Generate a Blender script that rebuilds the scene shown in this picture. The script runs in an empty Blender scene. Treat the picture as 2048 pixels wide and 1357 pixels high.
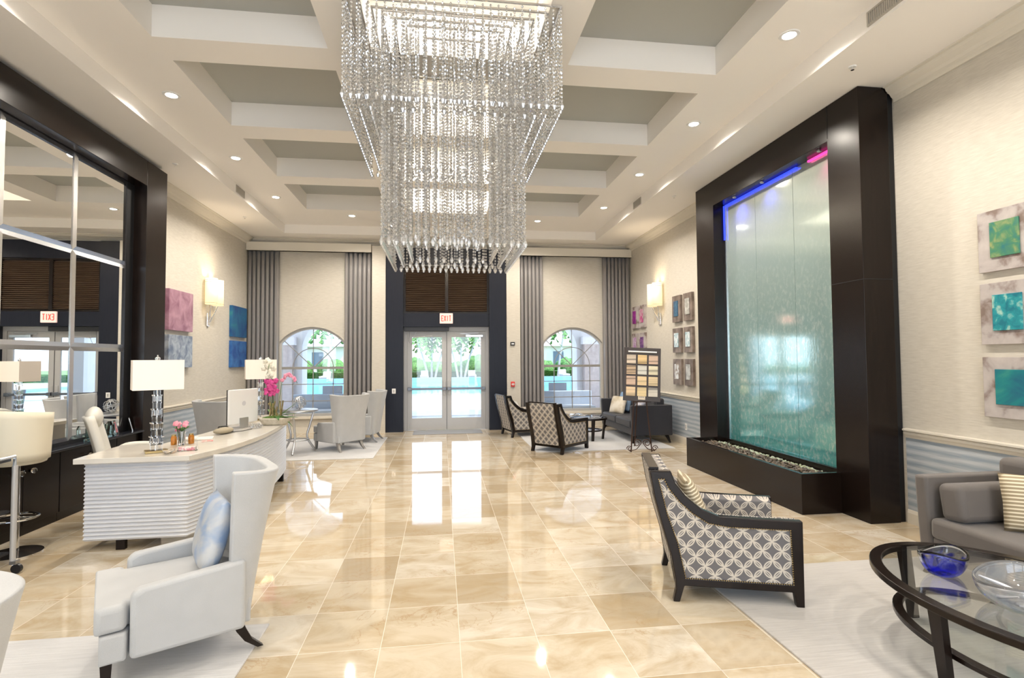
import bpy, bmesh, math, random
from mathutils import Vector, Matrix, noise
from mathutils.geometry import tessellate_polygon
random.seed(7)
S = bpy.context.scene
COL = S.collection
PI = math.pi
# ------------------------------------------------------------------ camera, world, sun, exposure
cam_d = bpy.data.cameras.new('camera'); cam = bpy.data.objects.new('camera', cam_d); COL.objects.link(cam)
cam_d.sensor_width = 36; cam_d.lens = 1060.86/2048*36; cam_d.clip_start = .05; cam_d.clip_end = 600
R_ = Vector((0.99119245, -0.13226993, -0.00649558)); U_ = Vector((0.00158075, -0.03722874, 0.99930552)); F_ = Vector((0.1324199, 0.99051435, 0.03669176))
cam.matrix_world = Matrix(((R_.x, U_.x, -F_.x, 0), (R_.y, U_.y, -F_.y, 0), (R_.z, U_.z, -F_.z, 1.6), (0, 0, 0, 1)))
S.camera = cam
w = bpy.data.worlds.new('sky'); S.world = w; w.use_nodes = True
wn = w.node_tree.nodes; wl = w.node_tree.links
bg = wn['Background']
tc = wn.new('ShaderNodeTexCoord'); sp = wn.new('ShaderNodeSeparateXYZ'); cr = wn.new('ShaderNodeValToRGB')
wl.new(tc.outputs['Generated'], sp.inputs[0]); wl.new(sp.outputs['Z'], cr.inputs[0])
cr.color_ramp.elements[0].color = (.82, .90, 1, 1); cr.color_ramp.elements[0].position = .0
cr.color_ramp.elements[1].color = (.45, .66, 1, 1); cr.color_ramp.elements[1].position = .7
wl.new(cr.outputs[0], bg.inputs[0]); bg.inputs[1].default_value = 2.2
sun_d = bpy.data.lights.new('sun', 'SUN'); sun_d.energy = 5.0; sun_d.angle = .01; sun_d.color = (1, .95, .88)
sun = bpy.data.objects.new('sun', sun_d); COL.objects.link(sun); sun.rotation_euler = (math.radians(38), 0, math.radians(70)); sun.location = (0, 20, 20)
for x0, x1 in ((-3.6, -1.6), (-1.3, 1.5), (1.8, 3.9)):   # unseen area lamps added as fill light, set in the guessed rear openings
    ad = bpy.data.lights.new('window_daylight', 'AREA'); ad.shape = 'RECTANGLE'; ad.size = x1-x0; ad.size_y = 3.4; ad.energy = 38; ad.color = (.80, .90, 1)
    ao = bpy.data.objects.new('window_daylight', ad); COL.objects.link(ao); ao.location = ((x0+x1)/2, -4.55, 1.85); ao.rotation_euler = (math.pi/2, 0, 0)
vs = S.view_settings; S.display_settings.display_device = 'sRGB'
vs.view_transform = 'Standard'; vs.look = 'None'; vs.gamma = 1; vs.use_curve_mapping = False; vs.exposure = 0.55
S.cycles.max_bounces = 10; S.cycles.diffuse_bounces = 5; S.cycles.glossy_bounces = 5; S.cycles.transmission_bounces = 8
S.cycles.transparent_max_bounces = 12; S.cycles.caustics_reflective = False; S.cycles.caustics_refractive = False
S.cycles.sample_clamp_indirect = 6; S.cycles.blur_glossy = .5
# ------------------------------------------------------------------ materials
MATS = {}
def mat(name, col=(.5, .5, .5), rough=.5, metal=0, spec=.5, trans=0, ior=1.45, emit=None, es=0, coat=0, sheen=0, build=None):
    if name in MATS: return MATS[name]
    m = bpy.data.materials.new(name); m.use_nodes = True; MATS[name] = m
    b = m.node_tree.nodes['Principled BSDF']
    b.inputs['Base Color'].default_value = (*col, 1); b.inputs['Roughness'].default_value = rough; b.inputs['Metallic'].default_value = metal
    b.inputs['Specular IOR Level'].default_value = spec; b.inputs['Transmission Weight'].default_value = trans; b.inputs['IOR'].default_value = ior
    b.inputs['Coat Weight'].default_value = coat; b.inputs['Sheen Weight'].default_value = sheen
    if emit: b.inputs['Emission Color'].default_value = (*emit, 1); b.inputs['Emission Strength'].default_value = es
    if build: build(m, b, NT(m))
    return m
class NT:
    def __init__(s, m): s.n = m.node_tree.nodes; s.l = m.node_tree.links
    def new(s, t, **k):
        nd = s.n.new('ShaderNode'+t)
        for a, v in k.items(): setattr(nd, a, v)
        return nd
    def link(s, a, b): s.l.new(a, b)
    def val(s, sock, v):
        if hasattr(v, 'default_value') or hasattr(v, 'is_linked'): s.link(v, sock)
        else: sock.default_value = v
    def math(s, op, a, b=0, c=0):
        n = s.new('Math', operation=op); s.val(n.inputs[0], a); s.val(n.inputs[1], b); s.val(n.inputs[2], c); return n.outputs[0]
    def coord(s, kind='Object'): return s.new('TexCoord').outputs[kind]
    def xyz(s, v):
        n = s.new('SeparateXYZ'); s.link(v, n.inputs[0]); return n.outputs
    def comb(s, x, y, z):
        n = s.new('CombineXYZ'); s.val(n.inputs[0], x); s.val(n.inputs[1], y); s.val(n.inputs[2], z); return n.outputs[0]
    def vmul(s, v, k):
        n = s.new('VectorMath', operation='MULTIPLY'); s.link(v, n.inputs[0]); n.inputs[1].default_value = k; return n.outputs[0]
    def noise(s, v, scale, detail=3, rough=.5, dist=0, out=0):
        n = s.new('TexNoise'); s.link(v, n.inputs['Vector']); n.inputs['Scale'].default_value = scale; n.inputs['Detail'].default_value = detail
        n.inputs['Roughness'].default_value = rough; n.inputs['Distortion'].default_value = dist; return n.outputs[out]
    def ramp(s, f, stops):
        n = s.new('ValToRGB'); s.link(f, n.inputs[0]); e = n.color_ramp.elements
        while len(e) < len(stops): e.new(.5)
        for i, (p, c) in enumerate(stops): e[i].position = p; e[i].color = (*c, 1) if len(c) == 3 else c
        return n.outputs[0]
    def mix(s, f, a, b, mode='MIX'):
        n = s.new('Mix', data_type='RGBA', blend_type=mode); s.val(n.inputs['Factor'], f)
        for q, v in (('A', a), ('B', b)):
            k = [i for i in n.inputs if i.name == q and i.type == 'RGBA'][0]
            if isinstance(v, tuple): k.default_value = (*v, 1)
            else: s.link(v, k)
        return [o for o in n.outputs if o.type == 'RGBA'][0]
    def bump(s, b, h, strength=.3, dist=.01):
        n = s.new('Bump'); n.inputs['Strength'].default_value = strength; n.inputs['Distance'].default_value = dist
        s.link(h, n.inputs['Height']); s.link(n.outputs[0], b.inputs['Normal'])
def ramp_noise(scale, stops, vec=(1, 1, 1), detail=4, dist=0, bump=0, rough=.5):
    def f(m, b, t):
        v = t.vmul(t.coord(), vec); n = t.noise(v, scale, detail, rough, dist)
        t.link(t.ramp(n, stops), b.inputs['Base Color'])
        if bump: t.bump(b, n, bump, .005)
    return f
def fabric(c, k=.12, sc=600):
    def f(m, b, t):
        n = t.noise(t.coord(), sc, 2); n2 = t.noise(t.coord(), 8, 2)
        lo = tuple(x*(1-k) for x in c); hi = tuple(min(1, x*(1+k)) for x in c)
        a = t.ramp(n, [(.3, lo), (.7, hi)])
        t.link(t.mix(.25, a, t.ramp(n2, [(.3, lo), (.7, hi)])), b.inputs['Base Color']); t.bump(b, n, .15, .002)
    return f
def wood(c1, c2, axis=2, sc=9):
    def f(m, b, t):
        k = [14, 14, 14]; k[axis] = 1
        n = t.noise(t.vmul(t.coord(), tuple(k)), sc/3, 4, .6)
        t.link(t.ramp(n, [(.3, c1), (.7, c2)]), b.inputs['Base Color'])
    return f
def floor_build(m, b, t):
    v = t.coord(); x, y, z = t.xyz(v)
    px, py = .4385, .465
    ux = t.math('DIVIDE', t.math('SUBTRACT', x, .1024), px); uy = t.math('DIVIDE', t.math('SUBTRACT', y, 3.071), py)
    fx = t.math('FRACT', ux); fy = t.math('FRACT', uy)
    ix = t.math('FLOOR', ux); iy = t.math('FLOOR', uy)
    wn_ = t.new('TexWhiteNoise', noise_dimensions='2D'); t.link(t.comb(ix, iy, 0), wn_.inputs['Vector'])
    rnd = wn_.outputs['Value']; rc = wn_.outputs['Color']
    off = t.new('VectorMath', operation='MULTIPLY_ADD'); t.link(rc, off.inputs[0]); off.inputs[1].default_value = (30, 30, 30); t.link(v, off.inputs[2])
    vv = off.outputs[0]
    base = t.ramp(rnd, [(0, (.44, .36, .25)), (.35, (.59, .51, .385)), (.7, (.65, .585, .47)), (1, (.68, .63, .54))])
    cloud = t.noise(t.vmul(vv, (1, 1.8, 1)), 2.4, 6, .62, .8)
    c1 = t.mix(t.ramp(cloud, [(.38, (0, 0, 0)), (.68, (1, 1, 1))]), base, (.42, .31, .17))
    c1 = t.mix(.75, base, c1)
    vein = t.noise(vv, 3.1, 8, .6, 1.6)
    vm = t.math('ABSOLUTE', t.math('SUBTRACT', vein, .5))
    vf = t.ramp(vm, [(0, (.5, .5, .5)), (.012, (0, 0, 0))])
    m2 = t.noise(vv, 1.6, 2); vf = t.math('MULTIPLY', vf, t.ramp(m2, [(.52, (0, 0, 0)), (.62, (1, 1, 1))]))
    c2 = t.mix(vf, c1, (.36, .20, .08))
    dx = t.math('MINIMUM', fx, t.math('SUBTRACT', 1, fx)); dy = t.math('MINIMUM', fy, t.math('SUBTRACT', 1, fy))
    d = t.math('MINIMUM', dx, dy); g = t.math('LESS_THAN', d, .0042)
    t.link(t.mix(g, c2, (.64, .58, .49)), b.inputs['Base Color'])
    r = t.math('ADD', t.math('MULTIPLY', t.noise(v, 3, 3), .06), .01)
    t.link(t.math('ADD', r, t.math('MULTIPLY', g, .3)), b.inputs['Roughness'])
    t.bump(b, t.noise(v, 1.2, 1), .012, .02)
m_floor = mat('polished_marble_tile', rough=.04, spec=1.0, build=floor_build)
def wall_build(m, b, t):
    x, y, z = t.xyz(t.coord())
    n = t.noise(t.comb(t.math('MULTIPLY', x, 6), t.math('MULTIPLY', y, 6), t.math('MULTIPLY', z, 60)), 1.5, 4, .6)
    t.link(t.ramp(n, [(.3, (.52, .485, .42)), (.7, (.62, .585, .515))]), b.inputs['Base Color']); t.bump(b, n, .1, .003)
m_wall = mat('woven_cream_wallpaper', rough=.65, build=wall_build)
def dado_build(m, b, t):
    x, y, z = t.xyz(t.coord())
    wv = t.math('SINE', t.math('ADD', t.math('MULTIPLY', z, 82), t.math('MULTIPLY', t.noise(t.comb(x, y, z), 1.5, 2), 3)))
    n = t.noise(t.comb(t.math('MULTIPLY', x, 4), t.math('MULTIPLY', y, 4), t.math('MULTIPLY', z, 90)), 1.2, 3)
    f = t.math('ADD', t.math('MULTIPLY', wv, .32), n)
    t.link(t.ramp(f, [(.1, (.27, .33, .40)), (.9, (.50, .54, .58))]), b.inputs['Base Color'])
m_dado = mat('silver_striped_wallpaper', rough=.4, build=dado_build)
m_trim = mat('cream_trim_paint', (.68, .64, .56), .45)
m_ceil = mat('ceiling_cream_paint', (.88, .85, .81), .7)
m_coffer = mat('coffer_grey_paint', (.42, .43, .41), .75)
m_dark = mat('espresso_wood', rough=.25, spec=.35, build=wood((.0045, .0026, .002), (.012, .0065, .0045), 2))
m_darkh = mat('espresso_wood_horizontal', rough=.25, spec=.35, build=wood((.0045, .0026, .002), (.012, .0065, .0045), 1))
m_navy = mat('dark_portal_paint', rough=.4, spec=.3, build=wood((.005, .007, .015), (.009, .011, .020), 2))
m_louv = mat('walnut_louvre', rough=.4, build=wood((.055, .034, .022), (.12, .08, .054), 0))
m_chrome = mat('polished_chrome', (.85, .86, .88), .08, 1)
m_steel = mat('brushed_steel', (.6, .61, .63), .28, 1)
m_mirror = mat('mirror_silver', (.93, .94, .93), .004, 1)
def glassmat(name, tint=(1, 1, 1), gl=.12, rough=.01):
    m = bpy.data.materials.new(name); m.use_nodes = True; MATS[name] = m; t = NT(m)
    m.node_tree.nodes.remove(m.node_tree.nodes['Principled BSDF'])
    tr = t.new('BsdfTransparent'); tr.inputs[0].default_value = (*tint, 1); g = t.new('BsdfGlossy'); g.inputs['Roughness'].default_value = rough
    lw = t.new('LayerWeight'); lw.inputs[0].default_value = .5; mx = t.new('MixShader')
    t.link(t.math('ADD', t.math('MULTIPLY', t.math('POWER', lw.outputs['Facing'], 4), .8), gl), mx.inputs[0]); t.link(tr.outputs[0], mx.inputs[1]); t.link(g.outputs[0], mx.inputs[2])
    t.link(mx.outputs[0], m.node_tree.nodes['Material Output'].inputs[0]); return m
m_pane = glassmat('clear_window_glass', (.97, .99, 1), .06)
m_tglass = glassmat('table_glass', (.97, .985, .98), .09)
m_alu = mat('white_aluminium', (.42, .415, .41), .35, .1)
m_white = mat('white_paint', (.80, .80, .79), .4)
m_black = mat('black_plastic', (.012, .012, .014), .35)
m_marble = mat('white_stone_top', rough=.15, build=ramp_noise(3, [(.3, (.57, .545, .50)), (.7, (.65, .63, .58))], dist=1))
m_desk = mat('white_wavy_panel', (.60, .62, .66), .3)
m_silver = mat('silver_grey_upholstery', rough=.55, spec=.4, sheen=.2, build=fabric((.43, .44, .45)))
m_taupe = mat('taupe_upholstery', rough=.7, sheen=.2, build=fabric((.115, .102, .094)))
m_char = mat('charcoal_upholstery', rough=.6, sheen=.15, build=fabric((.016, .017, .024)))
m_cream = mat('cream_leather', (.70, .65, .52), .4)
m_cream2 = mat('ivory_leather', (.68, .66, .60), .4)
m_curt = mat('grey_satin_curtain', (.235, .22, .215), .45, sheen=.3)
m_iron = mat('bronze_iron', (.06, .03, .02), .35, .6)
m_shade = mat('warm_lit_shade', (.85, .78, .65), .8, emit=(1, .78, .42), es=.50)
m_shade2 = mat('lamp_shade_linen', (.88, .80, .72), .8, emit=(1, .80, .62), es=.12)
m_bulb = mat('lit_lens', (1, 1, 1), .5, emit=(1, .93, .8), es=30)
m_gold = mat('dull_brass', (.45, .34, .16), .35, 1)
m_shadow = mat('black_void', (.006, .006, .007), .5)
def crystal(name, rough=.03, tint=(1, 1, 1)):
    m = bpy.data.materials.new(name); m.use_nodes = True; MATS[name] = m; t = NT(m)
    m.node_tree.nodes.remove(m.node_tree.nodes['Principled BSDF'])
    g = t.new('BsdfGlass'); g.inputs['IOR'].default_value = 1.55; g.inputs['Roughness'].default_value = 0; g.inputs['Color'].default_value = (*tint, 1)
    s = t.new('BsdfGlossy'); s.inputs['Roughness'].default_value = rough; s.inputs[0].default_value = (*tint, 1)
    d = t.new('BsdfDiffuse'); d.inputs[0].default_value = (*[x*.95 for x in tint], 1)
    a = t.new('MixShader'); a.inputs[0].default_value = .45; t.link(g.outputs[0], a.inputs[1]); t.link(s.outputs[0], a.inputs[2])
    c = t.new('MixShader'); c.inputs[0].default_value = .26; t.link(a.outputs[0], c.inputs[1]); t.link(d.outputs[0], c.inputs[2])
    t.link(c.outputs[0], m.node_tree.nodes['Material Output'].inputs[0]); return m
m_crys = crystal('cut_crystal')
m_cglass = mat('clear_acrylic', (1, 1, 1), .02, trans=1, ior=1.48)
def rug_build(c1, c2, ax):
    def f(m, b, t):
        k = [2, 2, 2]; k[ax] = 40
        v = t.coord(); n = t.noise(t.vmul(v, tuple(k)), 2, 5, .65); n2 = t.noise(v, 1.3, 3)
        t.link(t.mix(.35, t.ramp(n, [(.3, c1), (.7, c2)]), t.ramp(n2, [(.35, c1), (.65, c2)])), b.inputs['Base Color']); t.bump(b, n, .3, .006)
    return f
m_rug = mat('silver_silk_rug', rough=.75, sheen=.4, build=rug_build((.36, .34, .32), (.54, .52, .49), 1))
m_rug2 = mat('pale_silk_rug', rough=.7, sheen=.4, build=rug_build((.44, .44, .45), (.62, .62, .62), 1))
def lattice_build(m, b, t):
    uv = t.coord('UV'); x, y, z = t.xyz(uv); P = .118
    def ring(ox, oy, r, wd):
        fx = t.math('SUBTRACT', t.math('FRACT', t.math('ADD', t.math('DIVIDE', x, P), ox)), .5)
        fy = t.math('SUBTRACT', t.math('FRACT', t.math('ADD', t.math('DIVIDE', y, P), oy)), .5)
        d = t.math('SQRT', t.math('ADD', t.math('MULTIPLY', fx, fx), t.math('MULTIPLY', fy, fy)))
        return t.math('LESS_THAN', t.math('ABSOLUTE', t.math('SUBTRACT', d, r)), wd)
    def dia(ox, oy, r, wd):
        fx = t.math('ABSOLUTE', t.math('SUBTRACT', t.math('FRACT', t.math('ADD', t.math('DIVIDE', x, P), ox)), .5))
        fy = t.math('ABSOLUTE', t.math('SUBTRACT', t.math('FRACT', t.math('ADD', t.math('DIVIDE', y, P), oy)), .5))
        return t.math('LESS_THAN', t.math('ABSOLUTE', t.math('SUBTRACT', t.math('ADD', fx, fy), r)), wd)
    f = t.math('MAXIMUM', ring(0, 0, .46, .034), ring(.5, .5, .46, .034))
    f = t.math('MAXIMUM', f, dia(.5, .5, .5, .036))
    t.link(t.mix(f, (.12, .115, .12), (.50, .46, .40)), b.inputs['Base Color'])
m_latt = mat('circle_lattice_fabric', rough=.7, build=lattice_build)
def stripe_build(m, b, t):
    x, y, z = t.xyz(t.coord())
    s = t.math('SINE', t.math('MULTIPLY', z, 260)); t.link(t.ramp(s, [(.0, (.30, .24, .15)), (.55, (.72, .64, .48))]), b.inputs['Base Color'])
m_pillow = mat('cream_ribbed_cushion', rough=.7, build=stripe_build)
m_pillow2 = mat('silver_blue_satin', rough=.3, spec=.6, build=ramp_noise(5, [(.40, (.22, .32, .50)), (.58, (.50, .51, .52))], dist=.6, bump=.3))
m_bluepil = mat('blue_cushion', rough=.6, build=fabric((.20, .30, .45)))
m_champ = mat('champagne_cushion', rough=.35, build=ramp_noise(4, [(.35, (.42, .34, .20)), (.6, (.72, .68, .60))]))
m_leaf = mat('green_leaf', rough=.4, build=ramp_noise(20, [(.3, (.02, .07, .015)), (.7, (.07, .20, .04))]))
m_moss = mat('moss', rough=.9, build=ramp_noise(60, [(.3, (.03, .06, .01)), (.7, (.12, .22, .04))]))
m_pink = mat('magenta_petal', rough=.5, build=ramp_noise(40, [(.3, (.50, .02, .20)), (.7, (.75, .12, .36))]))
m_pink2 = mat('rose_petal', rough=.5, build=ramp_noise(40, [(.3, (.65, .16, .30)), (.7, (.80, .40, .48))]))
m_wpet = mat('white_petal', (.80, .77, .66), .5)
# ------------------------------------------------------------------ mesh helpers
class B:
    def __init__(s): s.v = []; s.f = []; s.uv = None
    def add(s, vs, fs):
        o = len(s.v); s.v += [tuple(p) for p in vs]; s.f += [tuple(i+o for i in f) for f in fs]; return s
    def box(s, x0, x1, y0, y1, z0, z1, M=None):
        vs = [Vector(p) for p in ((x0, y0, z0), (x1, y0, z0), (x1, y1, z0), (x0, y1, z0), (x0, y0, z1), (x1, y0, z1), (x1, y1, z1), (x0, y1, z1))]
        if M is not None: vs = [M @ p for p in vs]
        return s.add(vs, [(0, 3, 2, 1), (4, 5, 6, 7), (0, 1, 5, 4), (1, 2, 6, 5), (2, 3, 7, 6), (3, 0, 4, 7)])
    def tube(s, pts, r, n=10, closed=False, up=None):
        pts = [Vector(p) for p in pts]; N = len(pts); rs = r if isinstance(r, (list, tuple)) else [r]*N; vs = []; prev = None
        for i, p in enumerate(pts):
            a = pts[(i-1) % N] if (closed or i > 0) else p; c = pts[(i+1) % N] if (closed or i < N-1) else p
            d = (c-a).normalized()
            if prev is None:
                u = Vector(up) if up else (Vector((0, 0, 1)) if abs(d.z) < .9 else Vector((1, 0, 0)))
            else: u = prev
            sd = d.cross(u).normalized(); u = sd.cross(d).normalized(); prev = u
            for k in range(n):
                t = 2*PI*(k+.5)/n; vs.append(p+(sd*math.cos(t)+u*math.sin(t))*rs[i])
        fs = []
        for i in range(N if closed else N-1):
            j = (i+1) % N
            for k in range(n): fs.append((i*n+k, i*n+(k+1) % n, j*n+(k+1) % n, j*n+k))
        if not closed: fs += [tuple(range(n))[::-1], tuple((N-1)*n+k for k in range(n))]
        return s.add(vs, fs)
    def lathe(s, prof, c=(0, 0, 0), n=24, caps=True, sx=1, sy=1, M=None):
        vs = []
        for r, z in prof:
            for k in range(n):
                t = 2*PI*k/n; p = Vector((c[0]+r*math.cos(t)*sx, c[1]+r*math.sin(t)*sy, c[2]+z)); vs.append(M @ p if M is not None else p)
        fs = []
        for i in range(len(prof)-1):
            for k in range(n): fs.append((i*n+k, i*n+(k+1) % n, (i+1)*n+(k+1) % n, (i+1)*n+k))
        if caps: fs += [tuple(range(n))[::-1], tuple((len(prof)-1)*n+k for k in range(n))]
        return s.add(vs, fs)
    def cyl(s, c, r, h, n=24, r2=None): return s.lathe([(r, 0), (r if r2 is None else r2, h)], c, n)
    def prism(s, outer, holes=(), d0=0, d1=1, to=lambda u, v, d: (u, v, d)):
        loops = [list(outer)]+[list(h) for h in holes]; flat = [p for l in loops for p in l]
        tris = tessellate_polygon([[Vector((p[0], p[1], 0)) for p in l] for l in loops]); n = len(flat)
        vs = [to(p[0], p[1], d0) for p in flat]+[to(p[0], p[1], d1) for p in flat]
        fs = [tuple(t) for t in tris]+[tuple(i+n for i in t)[::-1] for t in tris]
        o = 0
        for l in loops:
            m = len(l)
            for i in range(m): a = o+i; b = o+(i+1) % m; fs.append((a, b, b+n, a+n))
            o += m
        return s.add(vs, fs)
    def grid(s, fn, nu, nv, cu=False, thick=None):
        vs = [fn(i/(nu if cu else nu-1), j/(nv-1)) for j in range(nv) for i in range(nu)]; fs = []
        for j in range(nv-1):
            for i in range(nu if cu else nu-1): k = (i+1) % nu; fs.append((j*nu+i, j*nu+k, (j+1)*nu+k, (j+1)*nu+i))
        return s.add(vs, fs)
    def sphere(s, c, r, nu=16, nv=10, sc=(1, 1, 1), M=None):
        prof = [(math.sin(PI*j/nv)*r, -math.cos(PI*j/nv)*r) for j in range(nv+1)]; prof[0] = (1e-4, -r); prof[-1] = (1e-4, r)
        b = B().lathe([(p[0], p[1]*sc[2]) for p in prof], (0, 0, 0), nu, True, sc[0], sc[1])
        vs = [Vector(p) for p in b.v]
        if M is not None: vs = [M @ p for p in vs]
        return s.add([p+Vector(c) for p in vs], b.f)
def obj(name, b, m, parent=None, loc=None, rot=None, smooth=None, bevel=0, sub=0, solid=0, seg=2, kind=None, uv=None, label=None):
    me = bpy.data.meshes.new(name); me.from_pydata([tuple(p) for p in b.v], [], b.f); me.validate()
    bm = bmesh.new(); bm.from_mesh(me); bmesh.ops.recalc_face_normals(bm, faces=bm.faces)
    if smooth is not None:
        for f in bm.faces: f.smooth = True
    bm.to_mesh(me); bm.free()
    if uv:
        l = me.uv_layers.new(name='UVMap')
        for p in me.polygons:
            for li in p.loop_indices:
                co = me.vertices[me.loops[li].vertex_index].co; l.data[li].uv = uv(co, p.normal)
    me.materials.append(m)
    o = bpy.data.objects.new(name, me); COL.objects.link(o); o.parent = parent
    if loc: o.location = loc
    if rot: o.rotation_euler = rot
    if bevel:
        md = o.modifiers.new('bevel', 'BEVEL'); md.width = bevel; md.segments = seg; md.limit_method = 'ANGLE'; md.angle_limit = math.radians(40); md.harden_normals = False
    if solid:
        md = o.modifiers.new('solid', 'SOLIDIFY'); md.thickness = solid; md.offset = 0
    if sub:
        md = o.modifiers.new('sub', 'SUBSURF'); md.levels = sub; md.render_levels = sub
    if smooth: me.set_sharp_from_angle(angle=math.radians(smooth))
    if kind: o['kind'] = kind
    if label: o['label'] = label
    return o
def tag(o, label, cat, group=None):
    o['label'] = label; o['category'] = cat
    if group: o['group'] = group
    return o
def thing(name, label, cat, loc=(0, 0, 0), rz=0, group=None):
    o = bpy.data.objects.new(name, None); COL.objects.link(o); o.location = loc; o.rotation_euler = (0, 0, rz); o.empty_display_size = .1
    return tag(o, label, cat, group)
def struct(name, b, m, **k): return obj(name, b, m, kind='structure', **k)
KIDS = {}
def dup(root, loc, rz, label=None, group=None):
    def cp(o, par):
        c = o.copy(); COL.objects.link(c); c.parent = par
        for ch in list(o.children): cp(ch, c)
        return c
    r = cp(root, None); r.location = loc; r.rotation_euler = (0, 0, rz)
    if label: r['label'] = label
    if group: r['group'] = group
    return r
def point(name, parent, loc, e, col=(1, .8, .55), r=.03):
    d = bpy.data.lights.new(name, 'POINT'); d.energy = e; d.color = col; d.shadow_soft_size = r
    o = bpy.data.objects.new(name, d); COL.objects.link(o); o.parent = parent; o.location = loc; return o
def rect(x0, x1, y0, y1): return [(x0, y0), (x1, y0), (x1, y1), (x0, y1)]
XL, XR, YE, YB = -4.139, 4.447, 12.13, -4.5
ZC, ZS = 4.44, 4.255
HX0, HX1, HY0, HY1 = -3.24, 3.46, -4.0, 11.53
# ------------------------------------------------------------------ floor, walls, ceiling
struct('floor', B().box(XL-.3, XR+.3, YB-.3, YE+.15, -.15, 0), m_floor)
struct('wall_left', B().box(XL-.25, XL, YB-.25, YE+.25, -.15, 5.2), m_wall)
struct('wall_right', B().box(XR, XR+.25, YB-.25, YE+.25, -.15, 5.2), m_wall)
WIN = [(-2.806, .70), (3.056, .72)]
def arch(cx, hw, r, zc, z0, n=28, zb=None):
    a = math.acos(min(1, hw/r)); pts = [(cx-hw, z0), (cx+hw, z0)]
    for i in range(n+1):
        t = a+(PI-2*a)*i/n; pts.append((cx+r*math.cos(t), zc+r*math.sin(t)))
    return pts
DX0, DX1, DZ = -.83, 1.08, 2.32
ends = [arch(c, hw, .895, 1.425, .37) for c, hw in WIN]
struct('wall_far', B().prism([(XL, -.1), (DX0, -.1), (DX0, DZ), (DX1, DZ), (DX1, -.1), (XR, -.1), (XR, 5.2), (XL, 5.2)], ends, YE, YE+.22, lambda u, v, d: (u, d, v)), m_wall)
# rear wall: a guess behind the viewer, openings added to let fill light in
rear = [rect(-3.6, -1.6, .1, 3.6), rect(-1.3, 1.5, .1, 3.6), rect(1.8, 3.9, .1, 3.6)]
struct('wall_rear', B().prism(rect(XL, XR, -.1, 5.2), rear, YB-.25, YB, lambda u, v, d: (u, d, v)), m_wall)
# perimeter soffit with its fascia
struct('ceiling', B().prism(rect(XL, XR, YB, YE), [rect(HX0, HX1, HY0, HY1)], ZS, ZS+.5, lambda u, v, d: (u, v, d)), m_ceil)
rows = [(5.295+1.787*k, 6.705+1.787*k) for k in range(-5, 2)]+[(8.87, 10.31)]
holes = []
for y0, y1 in rows:
    holes += [rect(-2.51, -1.02, y0, y1), rect(-.63, .88, y0, y1), rect(1.22, 2.745, y0, y1)]
struct('ceiling', B().prism(rect(HX0-.1, HX1+.1, HY0-.1, HY1+.1), holes, ZC, ZC+.29, lambda u, v, d: (u, v, d)), m_ceil)
side = B()
for y0, y1 in rows:
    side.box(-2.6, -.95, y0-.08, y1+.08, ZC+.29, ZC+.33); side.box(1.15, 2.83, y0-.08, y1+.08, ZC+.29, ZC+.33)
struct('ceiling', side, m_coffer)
up = B(); mir = B()
for y0, y1 in rows:
    up.prism(rect(-.80, 1.05, y0-.13, y1+.13), [rect(-.67, .92, y0-.04, y1+.04)], ZC+.30, ZC+.52)
    mir.box(-.8, 1.05, y0-.13, y1+.13, ZC+.52, ZC+.54)
struct('ceiling', up, m_ceil); struct('ceiling', mir, m_mirror)
# crown, chair rail, baseboards
def extr(profile, path_fn, y0, y1): return B().prism(profile, [], y0, y1, path_fn)
crown = [(0, 4.10), (.02, 4.10), (.025, 4.135), (.045, 4.15), (.06, 4.175), (.10, 4.21), (.11, 4.235), (.135, 4.24), (.135, 4.255), (0, 4.255)]
railp = [(0, .815), (.012, .815), (.018, .835), (.03, .85), (.03, .865), (.018, .875), (.045, .885), (.045, .90), (0, .905)]
basep = [(0, 0), (.018, 0), (.018, .10), (.010, .13), (0, .135)]
k = 1
for y0, y1, sides in ((YB, 4.6, 'R'), (7.96, YE, 'R'), (YB, 3.5, 'L'), (7.85, YE, 'L')):
    for prof, nm in ((crown, 'trim'), (railp, 'trim'), (basep, 'baseboard')):
        fn = (lambda u, v, d: (XR-u, d, v)) if sides == 'R' else (lambda u, v, d: (XL+u, d, v))
        struct(nm+('_right' if sides == 'R' else '_left') if nm == 'baseboard' else f'trim_{k}', extr(prof, fn, y0, y1), m_trim); k += 1
    x = (XR-.006, XR) if sides == 'R' else (XL, XL+.006)
    struct('wall_right' if sides == 'R' else 'wall_left', B().box(*x, y0, y1, .0, .84), m_dado)
struct('trim_20', B().prism([(u, v) for u, v in crown], [], XL, XR, lambda u, v, d: (d, YE-u, v)), m_trim)
for x0, x1 in ((XL, -1.52), (1.79, XR)):
    struct('baseboard_far', B().box(x0, x1, YE-.02, YE, 0, .13), m_trim)
# pilasters beside the portal
for x0, x1, nm in ((-1.50, -1.21, 'trim_21'), (1.47, 1.78, 'trim_22')):
    struct(nm, B().box(x0, x1, YE-.25, YE, 0, 4.10), m_wall)
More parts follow.
